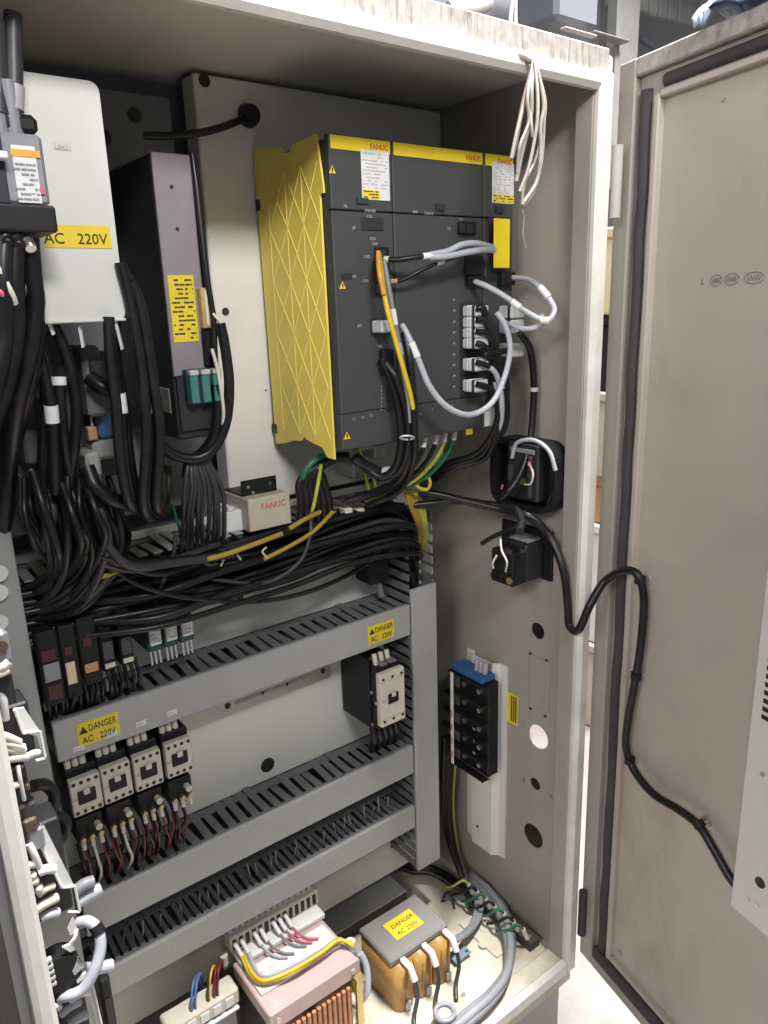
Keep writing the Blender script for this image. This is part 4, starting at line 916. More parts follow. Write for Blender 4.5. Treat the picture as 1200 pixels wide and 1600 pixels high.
for (u0, v0, u1, v1, d, m, nm) in ((14, 1205, 52, 1262, .03, 'unit_dark', 'case'), (20, 1262, 66, 1310, .034, 'gasket', 'case'), (36, 1221, 46, 1230, .038, 'dull_copper', 'copper_band'), (32, 1279, 58, 1290, .038, 'dull_copper', 'copper_band'), (40, 1296, 70, 1318, .037, 'breaker_grey', 'base')):
    x0, x1, z0, z1 = rect(u0, v0, u1, v1, YL); MB().box(x0, x1, YL + .03 - d, YL + .03, z0, z1, .002).build(nm, m, cr)
lead([A(28, 1196, YL - .01), A(31, 1215, YL - .012), A(36, 1240, YL - .01), (A(38, 1250, YL - .008))], .002, 'white_plastic', cr)
lead([A(8, 1232, YL - .008), A(22, 1228, YL - .010), A(34, 1224, YL - .01)], .0032, 'white_wire', cr)
x0, x1, z0, z1 = rect(4, 1206, 18, 1226, YL - .006); MB().box(x0, x1, YL - .01, YL + .01, z0, z1, .001).build('tag', 'grey_sheath', cr)
cable('thick black cable loop emerging beside the clear-cased relay', [(52, 1228, YL + .05), (70, 1226, YL + .06), (84, 1240, YL + .06), (82, 1262, YL + .06), (64, 1274, YL + .05)], .0068, group='thick black loops by the clear relay')
cable('thick black cable loop emerging beside the clear-cased relay', [(64, 1282, YL + .05), (84, 1274, YL + .07), (102, 1284, YL + .07), (98, 1306, YL + .07), (84, 1322, YL + .06)], .0068, group='thick black loops by the clear relay')
ew = thing('terminal_clamp', 'clear plastic clamp with copper screw at the left rim', 'clamp', A(5, 1050, YL))
x0, x1, z0, z1 = rect(-20, 990, 20, 1034, YL); MB().box(x0, x1, YL - .003, YL + .03, z0, z1, .004).build('case', 'breaker_grey', ew)
lead([A(-14, 1046, YL - .01), A(4, 1042, YL - .012), A(14, 1034, YL - .012)], .0045, 'white_wire', ew); lead([A(-14, 1056, YL - .01), A(2, 1052, YL - .012), A(14, 1046, YL - .012)], .0040, 'white_wire', ew)
c = A(0, 1008, YL - .004); MB().cyl(c, c - Vector((0, .006, 0)), .006, 12).build('screw', 'dull_copper', ew)
x0, x1, z0, z1 = rect(-20, 1058, 28, 1108, YL + .01); MB().box(x0, x1, YL + .006, YL + .04, z0, z1, .003).build('base', 'unit_dark', ew)
lead([A(-8, 1085, YL - .004), A(4, 1090, YL - .008), A(7, 1105, YL - .008), A(9, 1124, YL - .006)], .0035, 'white_plastic', ew)
for k, v in enumerate((895, 925, 972)):
    c = A(-3, v, .2235); o = MB().cyl(c + Vector((0, .0028, 0)), c - Vector((0, .004, 0)), .010, 14).build('screw_cap', 'white_plastic'); tag(o, 'round white screw cap on the edge of the upright duct', 'screw cap', 'white screw caps')

# ================================================================== CABLES, UPPER LEFT
G = 'thick black power cables under the breaker'
for pts, r in (([(46, 372, .045), (52, 440, .05), (55, 480, .055), (44, 560, .06), (25, 640, .08), (14, 735, .13), (10, 800, .20), (0, 850, .27)], .0085), ([(24, 365, .04), (22, 450, .04), (24, 520, .045), (8, 600, .05), (-20, 680, .06)], .0085), ([(8, 360, .04), (4, 440, .035), (6, 520, .04), (-8, 600, .04), (-30, 660, .05)], .0085), ([(52, 440, .07), (58, 520, .075), (50, 580, .08), (30, 660, .11), (16, 730, .16), (8, 800, .25)], .0075), ([(20, 470, .06), (28, 540, .06), (22, 620, .08), (6, 700, .12), (-2, 770, .2)], .008)):
    cable('thick black power cable drooping from the breaker terminals', pts, r, group=G)
cable('pale ivory control wire curling under the breaker', [(-10, 410, .03), (4, 430, .03), (16, 455, .03), (24, 474, .035), (20, 480, .04)], .0026, 'white_wire', name='wire', cat='wire')
cable('pink control wire curling under the breaker', [(-10, 452, .03), (4, 460, .03), (15, 475, .035)], .003, 'pink_wire', name='wire', cat='wire')
cable('thin grey wire crossing behind the pink control wire', [(46, 400, .05), (43, 440, .05), (28, 475, .045), (5, 495, .04), (-10, 510, .04)], .0028, 'cable_grey_dark', name='wire', cat='wire')
gp = thing('mounting_bracket', 'pale curved bracket behind the breaker cables', 'bracket', A(30, 505, .10)); MB().prism([A(u, v, .10) for u, v in ((-20, 392), (34, 388), (40, 420), (39, 470), (30, 512), (22, 500), (10, 440), (-20, 420))], (0, .003, 0)).build('sheet', 'plate_paint', gp)
cable('black supply cable entering the breaker from above', [(20, 20, .05), (21, 80, .05), (22, 130, .048), (21, 180, .045)], .0072, 'cable_grey_dark', group='supply cables above the breaker')
cable('black supply cable entering the breaker from above', [(-10, 30, .05), (-6, 100, .05), (-2, 180, .045)], .009, 'cable_grey_dark', group='supply cables above the breaker')
x0, x1, z0, z1 = rect(10, 136, 34, 176, .043); o = MB().cyl(A(22, 134, .047), A(21, 172, .046), .0082, 14).build('cable_sleeve', 'duct_cover'); tag(o, 'pale heat-shrink sleeve over the supply cable', 'cable sleeve')
# components behind the cables below the cover plate
tk = thing('terminal_block', 'dark grey terminal block half hidden behind hanging cables', 'terminal block', A(120, 640, .17))
for (u0, v0, u1, v1, d, m) in ((42, 520, 100, 590, .02, 'unit_grey'), (112, 540, 155, 645, .03, 'duct_finger'), (40, 600, 76, 672, .02, 'unit_grey'), (124, 560, 152, 600, .04, 'unit_grey'), (46, 605, 68, 622, .03, 'grey_sheath'), (120, 704, 148, 738, .03, 'duct_cover'), (46, 584, 60, 592, .03, 'ivory_plastic'), (30, 672, 75, 720, .01, 'duct_finger')):
    x0, x1, z0, z1 = rect(u0, v0, u1, v1, .18); MB().box(x0, x1, .18 - d, .20, z0, z1, .003).build('module', m, tk)
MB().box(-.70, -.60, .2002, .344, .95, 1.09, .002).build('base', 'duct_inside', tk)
x0, x1, z0, z1 = rect(150, 645, 178, 684, .17); bl = thing('capacitor', 'slate blue capacitor with orange tab behind the hanging cables', 'capacitor', ((x0 + x1) / 2, .19, z0))
MB().box(x0, x1, .168, .20, z0, z1, .004).build('case', 'blue_wire', bl); x0, x1, z0, z1 = rect(136, 668, 153, 687, .165); MB().box(x0, x1, .163, .175, z0, z1, .001).build('tab', 'orange_label', bl)
x0, x1, z0, z1 = rect(142, 690, 186, 714, .17); MB().box(x0, x1, .165, .2, z0, z1, .004).build('foot', 'duct_cover', bl); x0, x1, z0, z1 = rect(140, 642, 146, 670, .165); MB().box(x0, x1, .164, .17, z0, z1, .001).build('pin', 'ivory_plastic', bl)
x0, x1, z0, z1 = rect(0, 660, 30, 700, .15); yb_ = thing('terminal_block', 'pale yellow terminal piece in the dark at the left', 'terminal block', ((x0 + x1) / 2, .17, z0)); MB().box(x0, x1, .15, .2, z0, z1, .004).build('body', 'dull_yellow_wire', yb_); MB().box(x0 + .004, x1 - .012, .147, .1502, z0 + .008, z1 - .008, .001).build('slot', 'ink_black', yb_)
TAG = 'white_plastic'
H1 = 'black cables hanging below the cover plate'
for pts, r, tg in (([(84, 510, .11), (100, 545, .11), (112, 585, .11), (120, 640, .115), (116, 700, .12), (104, 770, .14)], .0062, ()), ([(58, 545, .10), (70, 590, .10), (80, 640, .10), (84, 700, .105), (86, 770, .12)], .0056, ((.55, .017, TAG),)), ([(92, 595, .11), (95, 640, .11), (100, 690, .115), (108, 740, .13)], .0058, ((.02, .008, TAG),)), ([(66, 548, .12), (74, 580, .12), (70, 640, .12), (66, 760, .14)], .006, ())):
    cable('black cable with %s white sleeve hanging below the cover plate' % ('long' if tg[0][1] > .01 else 'short') if tg else 'plain black cable hanging straight below the cover plate', pts, r, group=None if tg else H1, tags=tg)
for (u0, u1, v) in ((78, 88, 512), (124, 132, 512), (181, 190, 508)):
    pass
for pts in ([(77, 505, .095), (84, 522, .097)], [(124, 508, .095), (130, 542, .10)], [(180, 500, .09), (191, 545, .098)]):
    cable('flat white cable tie tail hanging below the cover plate', pts, .0032, 'white_plastic', group='white tie tails under the cover plate', name='cable_tie', cat='cable tie', flat=.4)
H2 = 'black cables in the long hanging loop'
for k in range(7):
    o = k * 6.5 - 18; y = .085 + .012 * (k % 3)
    top = (170 + k * 5, 495, y) if k < 3 else (188 + (k - 3) * 5, 380 + 10 * k, y)
    mid = [(185 + o * .7, 560, y), (200 + o, 640, y), (209 + o * 1.15, 720, y + .005)] if k < 3 else [(205 + (k - 3) * 5, 480, y), (222 + (k - 3) * 5, 580, y), (229 + (k - 3) * 7, 680, y)]
    bot = [(222 + o * 1.1, 785, y + .02), (238 + o * .9, 812 - abs(k - 3) * 5, y + .05), (252 + o * .6, 785, y + .10), (256 + o * .3, 730, y + .13)]
    cable({1: 'white-sleeved black cable of the long loop that starts under the cover plate', 4: 'white-sleeved black cable of the long loop nearest the drive unit'}.get(k, 'plain black cable in the long loop hanging beside the drive unit'), [top] + mid + bot, .0058, group=H2, tags=((.28, .02, TAG),) if k == 1 else ((.36, .02, TAG),) if k == 4 else ())
cable('black cable joining the hanging loop to the terminal block', [(140, 590, .14), (160, 605, .13), (180, 612, .13), (205, 640, .13)], .0085)
cable('black cable sweeping low under the capacitor', [(136, 730, .13), (150, 762, .12), (180, 782, .12), (215, 790, .14)], .0085)
# drive unit leads
D_ = 'black leads looping beside the drive unit'
cable('thick black lead looping down beside the slim drive unit', [(344, 505, .15), (352, 545, .15), (358, 600, .15), (354, 655, .155), (338, 695, .16), (312, 715, .165), (275, 712, .17), (250, 695, .17)], .0065, group=D_)
cable('thick black lead looping down beside the slim drive unit', [(336, 600, .155), (340, 640, .157), (334, 680, .16), (316, 706, .17), (296, 722, .175), (290, 745, .18)], .0060, group=D_)
cable('thin black lead running down the edge of the mounting plate', [(300, 240, .17), (308, 300, .165), (318, 390, .16), (326, 450, .158), (334, 500, .157), (336, 560, .156), (342, 620, .156)], .0036)
cable('ivory wire twisting beside the drive unit', [(331, 545, .15), (338, 570, .148), (344, 600, .148), (349, 640, .15), (348, 665, .155)], .0022, 'white_wire', group='ivory wires by the drive unit', name='wire', cat='wire')
cable('ivory wire twisting beside the drive unit', [(333, 490, .155), (345, 505, .15), (355, 525, .149), (356, 540, .149)], .0018, 'white_wire', group='ivory wires by the drive unit', name='wire', cat='wire')
cable('short red wire leaving the amber circuit block', [(331, 488, .158), (342, 502, .152), (350, 525, .15), (353, 545, .15)], .0017, 'red_wire', name='wire', cat='wire')
cable('dark cable arching to a black grommet high on the mounting plate', [(225, 212, .30), (270, 212, .295), (320, 206, .288), (360, 194, .285), (386, 182, .302)], .0048, 'black_rubber')
c = A(388, 181, .306); o = MB().cyl(c, c - Vector((0, .010, 0)), .0155, 20, .013).build('grommet', 'black_rubber'); tag(o, 'round black rubber grommet on the pale mounting plate', 'grommet')
for k in range(9):
    u = 282 + k * 5; cable('thin grey cable fanning down from the drive unit', [(296 + k * 3, 712, .175), (290 + k * 7, 760, .17), (286 + k * 8, 805, .19), (284 + k * 8, 862, .235)], .0030, 'cable_grey_dark', group='thin grey cables fanning down from the drive unit', jit=.001)
cable('green wire slipping down among the thin grey cables', [(270, 790, .2), (280, 825, .21), (292, 858, .23)], .0018, 'green_wire', name='wire', cat='wire')

# ================================================================== CABLE TANGLE IN THE OPEN DUCT
random.seed(21)
for k in range(30):
    x0u = 35 + k * 4.6 + random.uniform(-4, 4); y = random.uniform(.10, .20)
    ev = 905 + k * 2.0 + random.uniform(-10, 10); ue = 40 + (ev - 960) * .175
    pts = [(x0u, 742 + random.uniform(-12, 20), y + .02), (x0u + random.uniform(0, 22), 800 + random.uniform(-10, 10), y), (x0u + random.uniform(10, 42), 858 + random.uniform(-12, 14), y + .01), (max(ue + 50, x0u * .6 + ue * .4 + 20), ev - 14, max(.20, y)), (ue + 12, ev + 10, .246), (ue - 40, ev + 26, .27)]
    cable('black cable in the tangle spilling into the upright duct', pts, random.uniform(.0027, .0050), 'black_rubber' if k % 3 else 'cable_grey_dark', group='black cables of the left tangle')
for k in range(12):
    x0u = 120 + k * 9 + random.uniform(-6, 6); y = random.uniform(.13, .20)
    if 165 < x0u < 195: x0u -= 20
    pts = [(x0u - 15, 745 + random.uniform(-10, 15), y + .02), (x0u - 6, 800, y), (x0u + 10, 850 + random.uniform(-8, 8), y), (x0u + 50, 882 + random.uniform(-10, 14), y), (x0u + 120, 885 + random.uniform(-12, 16), y + .02), (x0u + 210, 860 + random.uniform(-10, 10), y + .05)]
    if k < 6: cable('black cable dropping from the terminals and turning along the open duct', pts, random.uniform(.0034, .0054), 'black_rubber' if k % 2 else 'cable_grey_dark', group='black cables turning along the open duct')
for k in range(30):
    z = random.uniform(.752, .822); y = random.uniform(.188, .295)
    pts = []
    for j, x in enumerate((-.80, -.70, -.60, -.50, -.40, -.30, -.21)):
        pts.append(Vector((x, (max(y, .25) if j == 0 else max(y, .236) if j == 1 else y) + random.uniform(-.008, .008), z + random.uniform(-.006, .006) + (.008 if x > -.35 else 0))))
    pts += [Vector((-.160 + random.uniform(-.012, .008), y + .006, z - .012)), Vector((-.134 + random.uniform(-.018, .018), .27 + random.uniform(-.02, .02), z - .07)), Vector((-.134 + random.uniform(-.018, .018), .27 + random.uniform(-.02, .02), z - .16))]
    cable('black cable lying along the open duct and turning down the upright duct', pts, random.uniform(.0038, .0062), 'black_rubber' if k % 4 else 'cable_grey_dark', group='black cables lying in the open duct')
cable('thin black cable drooping in front of the bare lower panel', [(150, 872, .19), (220, 915, .19), (300, 935, .19), (400, 940, .20), (480, 925, .21), (550, 895, .23), (610, 855, .25)], .0034, 'black_rubber')
cable('thin black cable hanging in a bow from the open duct', [(486, 800, .2), (484, 840, .19), (470, 875, .19), (440, 900, .195), (400, 912, .2), (330, 905, .21)], .0030, 'cable_grey_dark')
cable('thin dark cable crossing in front of the relays', [(275, 830, .18), (270, 870, .18), (255, 905, .19), (242, 940, .22)], .0028, 'cable_grey_dark')
YW = 'dull yellow wires along the open duct'
cable('dull yellow wire running along the top of the open duct', [(146, 905, .172), (200, 888, .168), (265, 879, .166), (330, 872, .166), (385, 855, .168), (440, 834, .178)], .0034, 'dull_yellow_wire', group=YW, name='wire', cat='wire')
cable('dull yellow wire running along the top of the open duct', [(412, 874, .185), (455, 852, .185), (490, 830, .19), (520, 800, .2)], .0030, 'dull_yellow_wire', group=YW, name='wire', cat='wire')
cable('dull yellow wire running along the top of the open duct', [(452, 826, .186), (475, 812, .188), (500, 800, .2)], .0034, 'dull_yellow_wire', group=YW, name='wire', cat='wire')
for pts, m in (([(418, 872, .183), (410, 862, .18), (416, 855, .181)], 'white_wire'), ([(345, 884, .183), (352, 872, .18), (368, 866, .18), (376, 874, .181)], 'white_wire')):
    cable('frayed pale tie end sticking out of the open duct', pts, .0014, m, group='frayed tie ends', name='cable_tie', cat='cable tie')
cable('green wire surfacing between the black cables of the open duct', [(312, 872, .182), (325, 882, .181), (340, 880, .183)], .002, 'green_wire', name='wire', cat='wire')

# ================================================================== CABLES UNDER THE AMPLIFIERS
K1 = 'black motor cables under the yellow side plate'
for k in range(6):
    pts = [(545 - k * 3, 712, .19 + .01 * (k % 3)), (510 - k * 2, 722 + k * 2, .20), (484 + k * 7 - 14, 750, .205), (470 + k * 9, 790, .21), (464 + k * 10, 835, .24)]
    cable('black motor cable bending down below the yellow side plate', pts, .0060, 'black_rubber', group=K1)
cable('green wire beside the black motor cables', [(505, 712, .2), (488, 722, .196), (475, 740, .2), (470, 760, .21)], .0045, 'green_wire', name='wire', cat='wire')
cable('yellow and green wire among the black motor cables', [(502, 725, .195), (497, 755, .197), (490, 790, .2), (484, 808, .21)], .0028, 'ground_wire', name='wire', cat='wire')
K2 = 'black cables looping under the amplifiers'
for k, pts in enumerate(([(604, 568, .112), (618, 590, .10), (632, 630, .098), (638, 670, .10), (634, 715, .11), (615, 742, .13), (585, 735, .15), (556, 712, .16)], [(606, 572, .11), (624, 610, .102), (640, 660, .10), (640, 710, .11), (622, 750, .14), (580, 770, .19), (540, 785, .22)], [(632, 520, .10), (640, 560, .09), (645, 620, .09), (648, 680, .095), (646, 720, .11), (625, 765, .16), (575, 790, .21)], [(596, 560, .115), (612, 600, .108), (622, 640, .105), (626, 690, .105), (618, 728, .12), (595, 745, .14), (565, 728, .16)])):
    cable('black cable looping down from the connectors under the amplifiers', pts, .0052, group=K2)
cable('silver-sleeved black cable arching below the first amplifier', [(552, 716, .155), (575, 728, .15), (600, 738, .145), (628, 726, .14), (640, 706, .13)], .0062, 'black_rubber', tags=((.55, .02, 'grey_connector'),))
cl_ = MB().tube([A(636 + 11 * math.cos(t * .45), 684 + 3 * math.sin(t * .45), .088 + .012 * math.sin(t * .45)) for t in range(15)], .0014, 6).build('cable_tie', 'grey_connector'); tag(cl_, 'grey cable tie round the cables below the first amplifier', 'cable tie')
cable('yellow wire running down across the front of the first amplifier', [(592, 396, .112), (596, 430, .095), (604, 478, .088), (616, 525, .086), (630, 575, .086), (642, 620, .088), (649, 660, .092), (650, 700, .10)], .0033, 'yellow_wire', name='wire', cat='wire')
cable('orange wire at the plug of the first amplifier', [(591, 394, .1085), (593, 425, .0915), (600, 460, .0865)], .0034, 'orange_wire', name='wire', cat='wire')
cable('slate grey cable hanging behind the yellow wire', [(600, 408, .110), (607, 450, .098), (615, 495, .094), (624, 545, .094), (634, 600, .094), (640, 660, .096)], .0036, 'grey_sheath', tags=((.42, .02, TAG), (.62, .016, 'grey_cable')))
lp = cable('light grey cable swinging in a wide loop between the amplifiers', [(628, 508, .105), (640, 530, .092), (655, 565, .085), (672, 605, .08), (700, 637, .076), (735, 648, .075), (768, 630, .074), (788, 590, .074), (797, 545, .074), (790, 510, .078), (776, 488, .085)], .0042, 'grey_cable', tags=((.16, .02, TAG),))
E_ = 'light grey cables at the tagged amplifier'
cable('light grey cable pair bridging to the yellow tag', [(672, 398, .085), (700, 392, .08), (722, 382, .078), (745, 380, .082), (770, 386, .095)], .0038, 'grey_cable', group=E_)
cable('light grey cable pair bridging to the yellow tag', [(672, 402, .085), (700, 400, .08), (730, 394, .08), (755, 390, .085), (772, 391, .098)], .0042, 'grey_cable', group=E_)
cable('black lead with white sleeve from first amplifier to grey cable pair', [(604, 405, .112), (622, 406, .10), (648, 402, .09), (674, 399, .085)], .0034, 'black_rubber', tags=((.92, .014, TAG), (.02, .006, 'ivory_plastic')))
cable('thin black lead with white sleeve slanting across second amplifier', [(612, 440, .115), (630, 437, .105), (655, 424, .095), (684, 411, .09), (712, 402, .10), (726, 398, .115)], .0026, 'black_rubber', tags=((.64, .014, TAG), (.05, .008, 'orange_label')))
R_ = 'light grey loops at the side wall'
cable('light grey cable loop bulging towards the side wall', [(742, 440, .112), (762, 448, .095), (790, 464, .075), (815, 482, .058), (840, 497, .042), (858, 500, .028), (866, 484, .025), (856, 464, .034), (840, 446, .052), (822, 436, .085), (800, 434, .115)], .0040, 'grey_cable', group=R_, tags=((.27, .014, TAG), (.47, .012, TAG), (.74, .02, TAG)))
cable('light grey cable bow below the bulging loop', [(795, 506, .085), (815, 513, .062), (835, 512, .05), (847, 503, .042), (846, 492, .045)], .0038, 'grey_cable', group=R_)
cable('dark red lead at the right end of the bulging loop', [(796, 436, .115), (806, 433, .112), (816, 436, .108)], .0038, 'red_wire', name='wire', cat='wire')
cable('dark red lead at the second amplifier end of the bulging loop', [(738, 440, .114), (748, 442, .108), (757, 446, .10)], .0030, 'red_wire', name='wire', cat='wire')
H3 = 'black signal cables dropping from the pale plugs'
for k in range(7):
    v0 = (482, 500, 518, 536, 566, 600, 548)[k]; u0 = 750 if k < 6 else 790
    y0 = YF - .030
    pts = [(744 if k < 6 else 792, v0, y0), (758 + k % 3 * 3, v0 + 6, y0 - .004), (772 + (k % 4) * 5, max(570, v0 + 20), y0 + .003), (780 + (k % 4) * 4, 625, .10), (772 + (k % 4) * 5, 672, .11), (745 + (k % 3) * 6, 708 + (k % 3) * 4, .14), (705, 722 + (k % 3) * 6, .18), (672, 738 + (k % 3) * 8, .22)]
    cable('black signal cable dropping from a pale plug and sweeping left', pts, .0044, group=H3, tags=((.36, .016, TAG),) if k in (1, 4) else ())
cable('pale grey signal cable among the black signal cables', [(750, 570, .095), (770, 578, .09), (780, 600, .092), (784, 640, .098), (778, 672, .11), (755, 704, .14), (720, 722, .17)], .0042, 'grey_cable')
cable('black cable dropping from the narrow amplifier into the switch housing', [(812, 520, .09), (828, 545, .09), (834, 590, .09), (833, 640, .09), (828, 690, .088), (815, 735, .085), (797, 765, .085), (782, 778, .10)], .0054, tags=((.35, .006, 'grey_cable'),))
# lugs and green-yellow wires below second amplifier
for k, (u, v, m, nm) in enumerate(((663, 690, 'black_rubber', 'black'), (681, 685, 'black_rubber', 'black'), (695, 682, 'ground_wire', 'yellow and green'), (710, 679, 'green_wire', 'dark green'))):
    o = cable(nm + ' wire with white lug below the second amplifier', [(u, v, .15), (u - 4, v + 16, .15), (u - 18, v + 40, .16), (u - 44, v + 66, .18), (u - 80, v + 84, .20), (u - 120, v + 96, .22)], .0034, m, group=nm + ' lugged wires below the second amplifier', name='wire', cat='wire', tags=((.04, .014, 'white_plastic'),))
cable('yellow wire hooking behind the green-yellow lugged wire', [(668, 742, .18), (672, 755, .18), (666, 765, .185), (652, 760, .19), (645, 750, .20)], .0028, 'yellow_wire', name='wire', cat='wire')
for k in range(7):
    cable('yellow and green wire of the knot entering the upright duct', [(632 + k * 3, 765, .22), (640 + k * 3.5, 790, .215), (650 + k * 2.6, 815, .22), (654 + k * 2.2, 836, .24), (652 + k * 2.4, 862, .27)], .0025, 'dull_yellow_wire' if k < 4 else 'ground_wire', group='yellow wires of the knot', name='wire', cat='wire')
for pts in ([(560, 690, .23), (566, 720, .235), (575, 760, .24), (580, 785, .25)], [(584, 745, .23), (588, 770, .235), (586, 790, .24)]):
    cable('faded yellow earth wire hanging behind the amplifier cables', pts, .003, 'ground_wire', group='faded earth wires', name='wire', cat='wire')
for u, v in ((562, 735), (595, 705), (575, 692)):
    c = A(u, v, .25); o = MB().box(c.x - .012, c.x + .012, .25, .30, c.z - .012, c.z + .012, .003).build('terminal_stub', 'zinc'); tag(o, 'bare metal terminal stub under the amplifiers', 'terminal', 'terminal stubs under the amplifiers')
for u in (545, 564):
    c = A(u, 800, .22); o = MB().box(c.x - .007, c.x + .007, .218, .235, c.z - .006, c.z + .006, .002).build('cable_clip', 'ivory_plastic'); tag(o, 'small pale clip at the crowded end of the open duct', 'clip', 'pale clips')

# ================================================================== CABLE TO THE DOOR
S0 = STUD; gd = DN * .014
dc = cable('thick black cable leaving the cabinet and clipped down the open door', [A(655, 768, .21), A(690, 774, .19), A(730, 784, .16), A(780, 795, .12), A(826, 806, .07), A(858, 838, .045), AX(880, 890, -.035), AX(887, 945, -.03), AX(890, 978, -.028), A(904, 984, -.02), A(922, 945, -.03), A(945, 908, -.035), AD(975, 892, .015), AD(996, 898, .008), AD(1006, 935, .004), AD(1002, 1000, .004), AD(994, 1055, .004), AD(982, 1120, .004), AD(978, 1165, .004), AD(990, 1202, .004), AD(1020, 1240, .004), AD(1060, 1265, .004), AD(1092, 1290, .004), AD(1116, 1328, .004), AD(1140, 1370, .004), AD(1165, 1400, .0)], .0062, 'black_rubber')
for i, (u, v) in enumerate(((1000, 906), (994, 1056), (984, 1188), (1092, 1288))):
    c = AD(u, v, .004); d = Vector((0, 0, 1)) if i < 3 else (DU * .8 - Vector((0, 0, .6))).normalized()
    MB().cyl(c - d * .005, c + d * .005, .0082, 12).build('clip_band', 'black_plastic', dc)
cable('black cable running beside the door cable behind the bundle', [A(640, 790, .22), A(680, 786, .2), A(720, 782, .17), A(760, 788, .14), A(800, 792, .10), A(815, 812, .07), A(812, 830, .05)], .0062, 'black_rubber')

# ================================================================== THIN WIRES AT DUCTS AND CONTACTORS
random.seed(5)
for k in range(14):
    x = XC[k // 4] - .012 + .0115 * (k % 4) if k // 4 < 4 else -.57
    red = k not in (1, 5)
    cable(('dark red' if red else 'ivory') + ' wire dropping from the overload relays into the duct', [Vector((x, .2235, .462)), Vector((x + .001, .219, .445)), Vector((x + random.uniform(-.004, .008), .230, .415)), Vector((x + .004, .262, .372))], .0012 if red else .0020, 'red_wire' if red else 'white_wire', group=('dark red' if red else 'ivory') + ' wires below the overload relays', name='wire', cat='wire')
for k in range(26):
    x = -.71 + k * .0205 + random.uniform(-.008, .008)
    o = MB().cyl((x, .262, .256), (x + random.uniform(-.004, .004), .25 + random.uniform(0, .02), .272 + random.uniform(0, .012)), random.uniform(.0008, .0015), 6).build('wire_end', 'duct_cover' if k % 3 else 'ink_grey'); tag(o, 'thin grey wire end poking out of the lowest duct', 'wire', 'thin wire ends of the lowest duct')
for k in range(16):
    x = -.735 + k * .0075 + random.uniform(-.002, .002)
    cable('thin black wire dropping from the dark relays into the stickered duct', [Vector((x, .226 + .01 * (k % 2), .700)), Vector((x + .001, .220 + .01 * (k % 2), .680)), Vector((x + random.uniform(-.006, .006), .240, .655)), Vector((x + .004, .268, .630))], .0026, group='thin black wires below the dark relays', name='wire', cat='wire')
for k in range(14):
    x = -.728 + k * .011 + random.uniform(-.003, .003)
    cable('thin black wire dropping from the overload relays into the duct', [Vector((x, .236, .468)), Vector((x + .002, .228, .440)), Vector((x + random.uniform(-.006, .006), .244, .410)), Vector((x + .004, .270, .365))], .0024, group='thin black wires below the overload relays', name='wire', cat='wire')
for k in range(7):
    x = -.735 + k * .019; o = MB().cyl((x, .235, .682), (x + .001, .245, .662), .0022, 8).build('wire_ferrule', 'grey_connector'); tag(o, 'pale ferrule wire below the dark relays', 'wire', 'pale ferrules below the dark relays')

# ================================================================== STRING BUNDLE ON THE TOP RIM
sg = thing('wire_bundle', 'dirty cream wire strands looped over the scratched top rim', 'wire bundle', A(832, 100, -.02))
for pts, r in (([(836, 98, -.018), (822, 150, -.022), (808, 205, -.022), (799, 248, -.02)], .0026), ([(834, 98, -.02), (830, 140, -.026), (829, 180, -.026), (815, 240, -.024), (806, 284, -.022)], .003), ([(836, 97, -.02), (846, 140, -.026), (849, 170, -.028), (844, 200, -.028), (844, 240, -.028), (838, 285, -.026), (815, 321, -.024)], .0026), ([(833, 98, -.02), (824, 150, -.03), (826, 190, -.03), (812, 230, -.028), (808, 270, -.024)], .0022), ([(815, 321, -.024), (820, 285, -.022), (836, 252, -.02), (845, 215, -.018)], .0018), ([(828, 170, -.025), (830, 195, -.03), (832, 214, -.03)], .0022), ([(835, 98, -.024), (840, 150, -.032), (838, 200, -.034), (826, 262, -.032), (812, 300, -.028)], .0022), ([(836, 98, -.02), (851, 155, -.022), (850, 190, -.022), (846, 250, -.022), (834, 300, -.022), (817, 322, -.022)], .0022), ([(834, 98, -.018), (818, 160, -.018), (806, 220, -.018), (800, 246, -.018)], .003), ([(802, 0, .06), (798, 30, .05), (802, 60, .02), (806, 82, -.004), (816, 88, -.014), (834, 98, -.018)], .0028), ([(806, 0, .06), (806, 35, .05), (810, 65, .02), (816, 84, -.006), (834, 98, -.018)], .0022)):
    cable('', pts, r * 1.25, 'string', parent=sg, name='strand', flat=.75)
cable('', [(814, 322, -.02), (819, 340, -.02), (817, 365, -.02), (822, 388, -.02)], .0006, 'string', parent=sg, name='loose_thread', n=5)

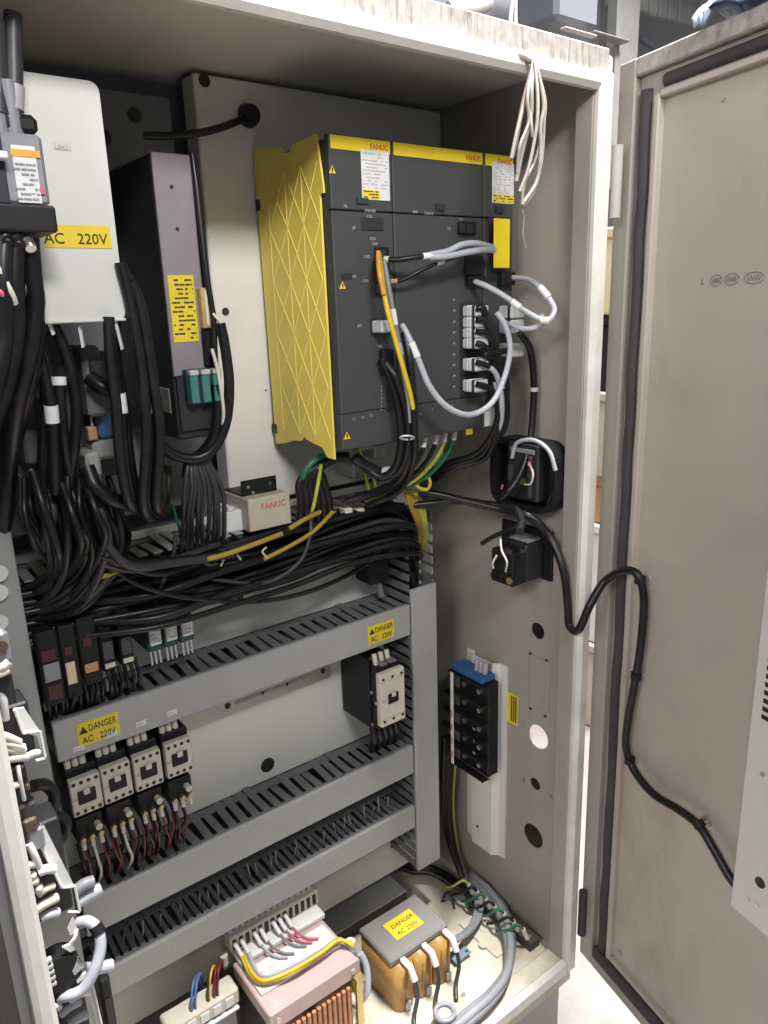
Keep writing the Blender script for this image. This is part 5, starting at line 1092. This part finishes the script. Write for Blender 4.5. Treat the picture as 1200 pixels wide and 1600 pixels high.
# ================================================================== BEHIND THE CABINET
mc = thing('machine_tool', 'slate and pale grey machine tool housing standing behind the cabinet', 'machine', (.6, 1.2, -.25))
def bk_(name, u0, v0, u1, v1, y, d, m, b=.01, par=mc):
    x0, x1, z0, z1 = rect(u0, v0, u1, v1, y); return MB().box(x0, x1, y, y + d, z0, z1, b).build(name, m, par)
bk_('housing', 560, -120, 868, 260, 1.0, .3, 'machine_blue')
bk_('ram_cover', 872, -80, 936, 48, .8, .15, 'machine_blue', .012)
bk_('ram_edge', 884, 40, 934, 58, .78, .02, 'machine_grey', .006)
bk_('column', 900, 70, 946, 420, 1.1, .2, 'machine_grey')
bk_('frame_post', 968, -40, 986, 300, 1.35, .05, 'bellows', .004)
bk_('frame_beam', 930, 46, 985, 66, 1.3, .05, 'machine_grey', .004)
bk_('guard_panel', 940, -60, 1240, 210, 1.7, .05, 'machine_grey', .004)
bk_('header', 940, -60, 1240, -8, 1.4, .1, 'bellows', .004)
for k in range(10): bk_('bellows_fold', 958 + k * 15, -30 + k * 3, 969 + k * 15, 10 + k * 4, 1.45, .04, 'bellows', .006)
MB().box(.2, 1.4, 1.05, 1.35, -.25, 1.30, .02).build('base', 'machine_grey', mc)
for (ua, va, ub, vb, y, r, m) in ((610, 40, 760, -6, .9, .012, 'machine_grey'), (700, 18, 760, 4, .88, .022, 'machine_grey'), (590, 70, 860, 95, .95, .009, 'gasket'), (840, -20, 850, 110, .92, .014, 'gasket'), (1000, 60, 1100, 120, 1.5, .012, 'machine_blue')):
    MB().tube(smooth_path([A(ua, va, y), A((ua + ub) / 2, (va + vb) / 2 + 4, y - .01), A(ub, vb, y)], 5), r, 10).build('pipe', m, mc)
MB_ = None
for k, (z0, z1, m, l, w_) in enumerate(((-.249, .05, 'cardboard', 'brown cardboard box at the bottom of the stack beyond the door gap', .3), (.051, .45, 'white_plastic', 'white plastic crate on the brown box beyond the door gap', .28), (.451, .60, 'orange_label', 'orange bin on the white crate beyond the door gap', .26), (.601, .86, 'cardboard', 'tan carton under the black case beyond the door gap', .28), (.861, 1.08, 'black_plastic', 'black case on the tan carton beyond the door gap', .26), (1.081, 1.32, 'cream_label', 'cream box on top of the stack beyond the door gap', .28))):
    t = thing('storage_box', l, 'box', (1.05, .75, z0)); cx = 1.12; cy = .80
    MB().box(cx - w_ / 2, cx + w_ / 2, cy - w_ / 2, cy + w_ / 2, z0, z1 - .03, .006).build('body', m, t); MB().box(cx - w_ / 2 - .004, cx + w_ / 2 + .004, cy - w_ / 2 - .004, cy + w_ / 2 + .004, z1 - .0295, z1 - .001, .005).build('lid', m, t)
for o in bpy.data.objects:
    if '_o' in o: del o['_o']
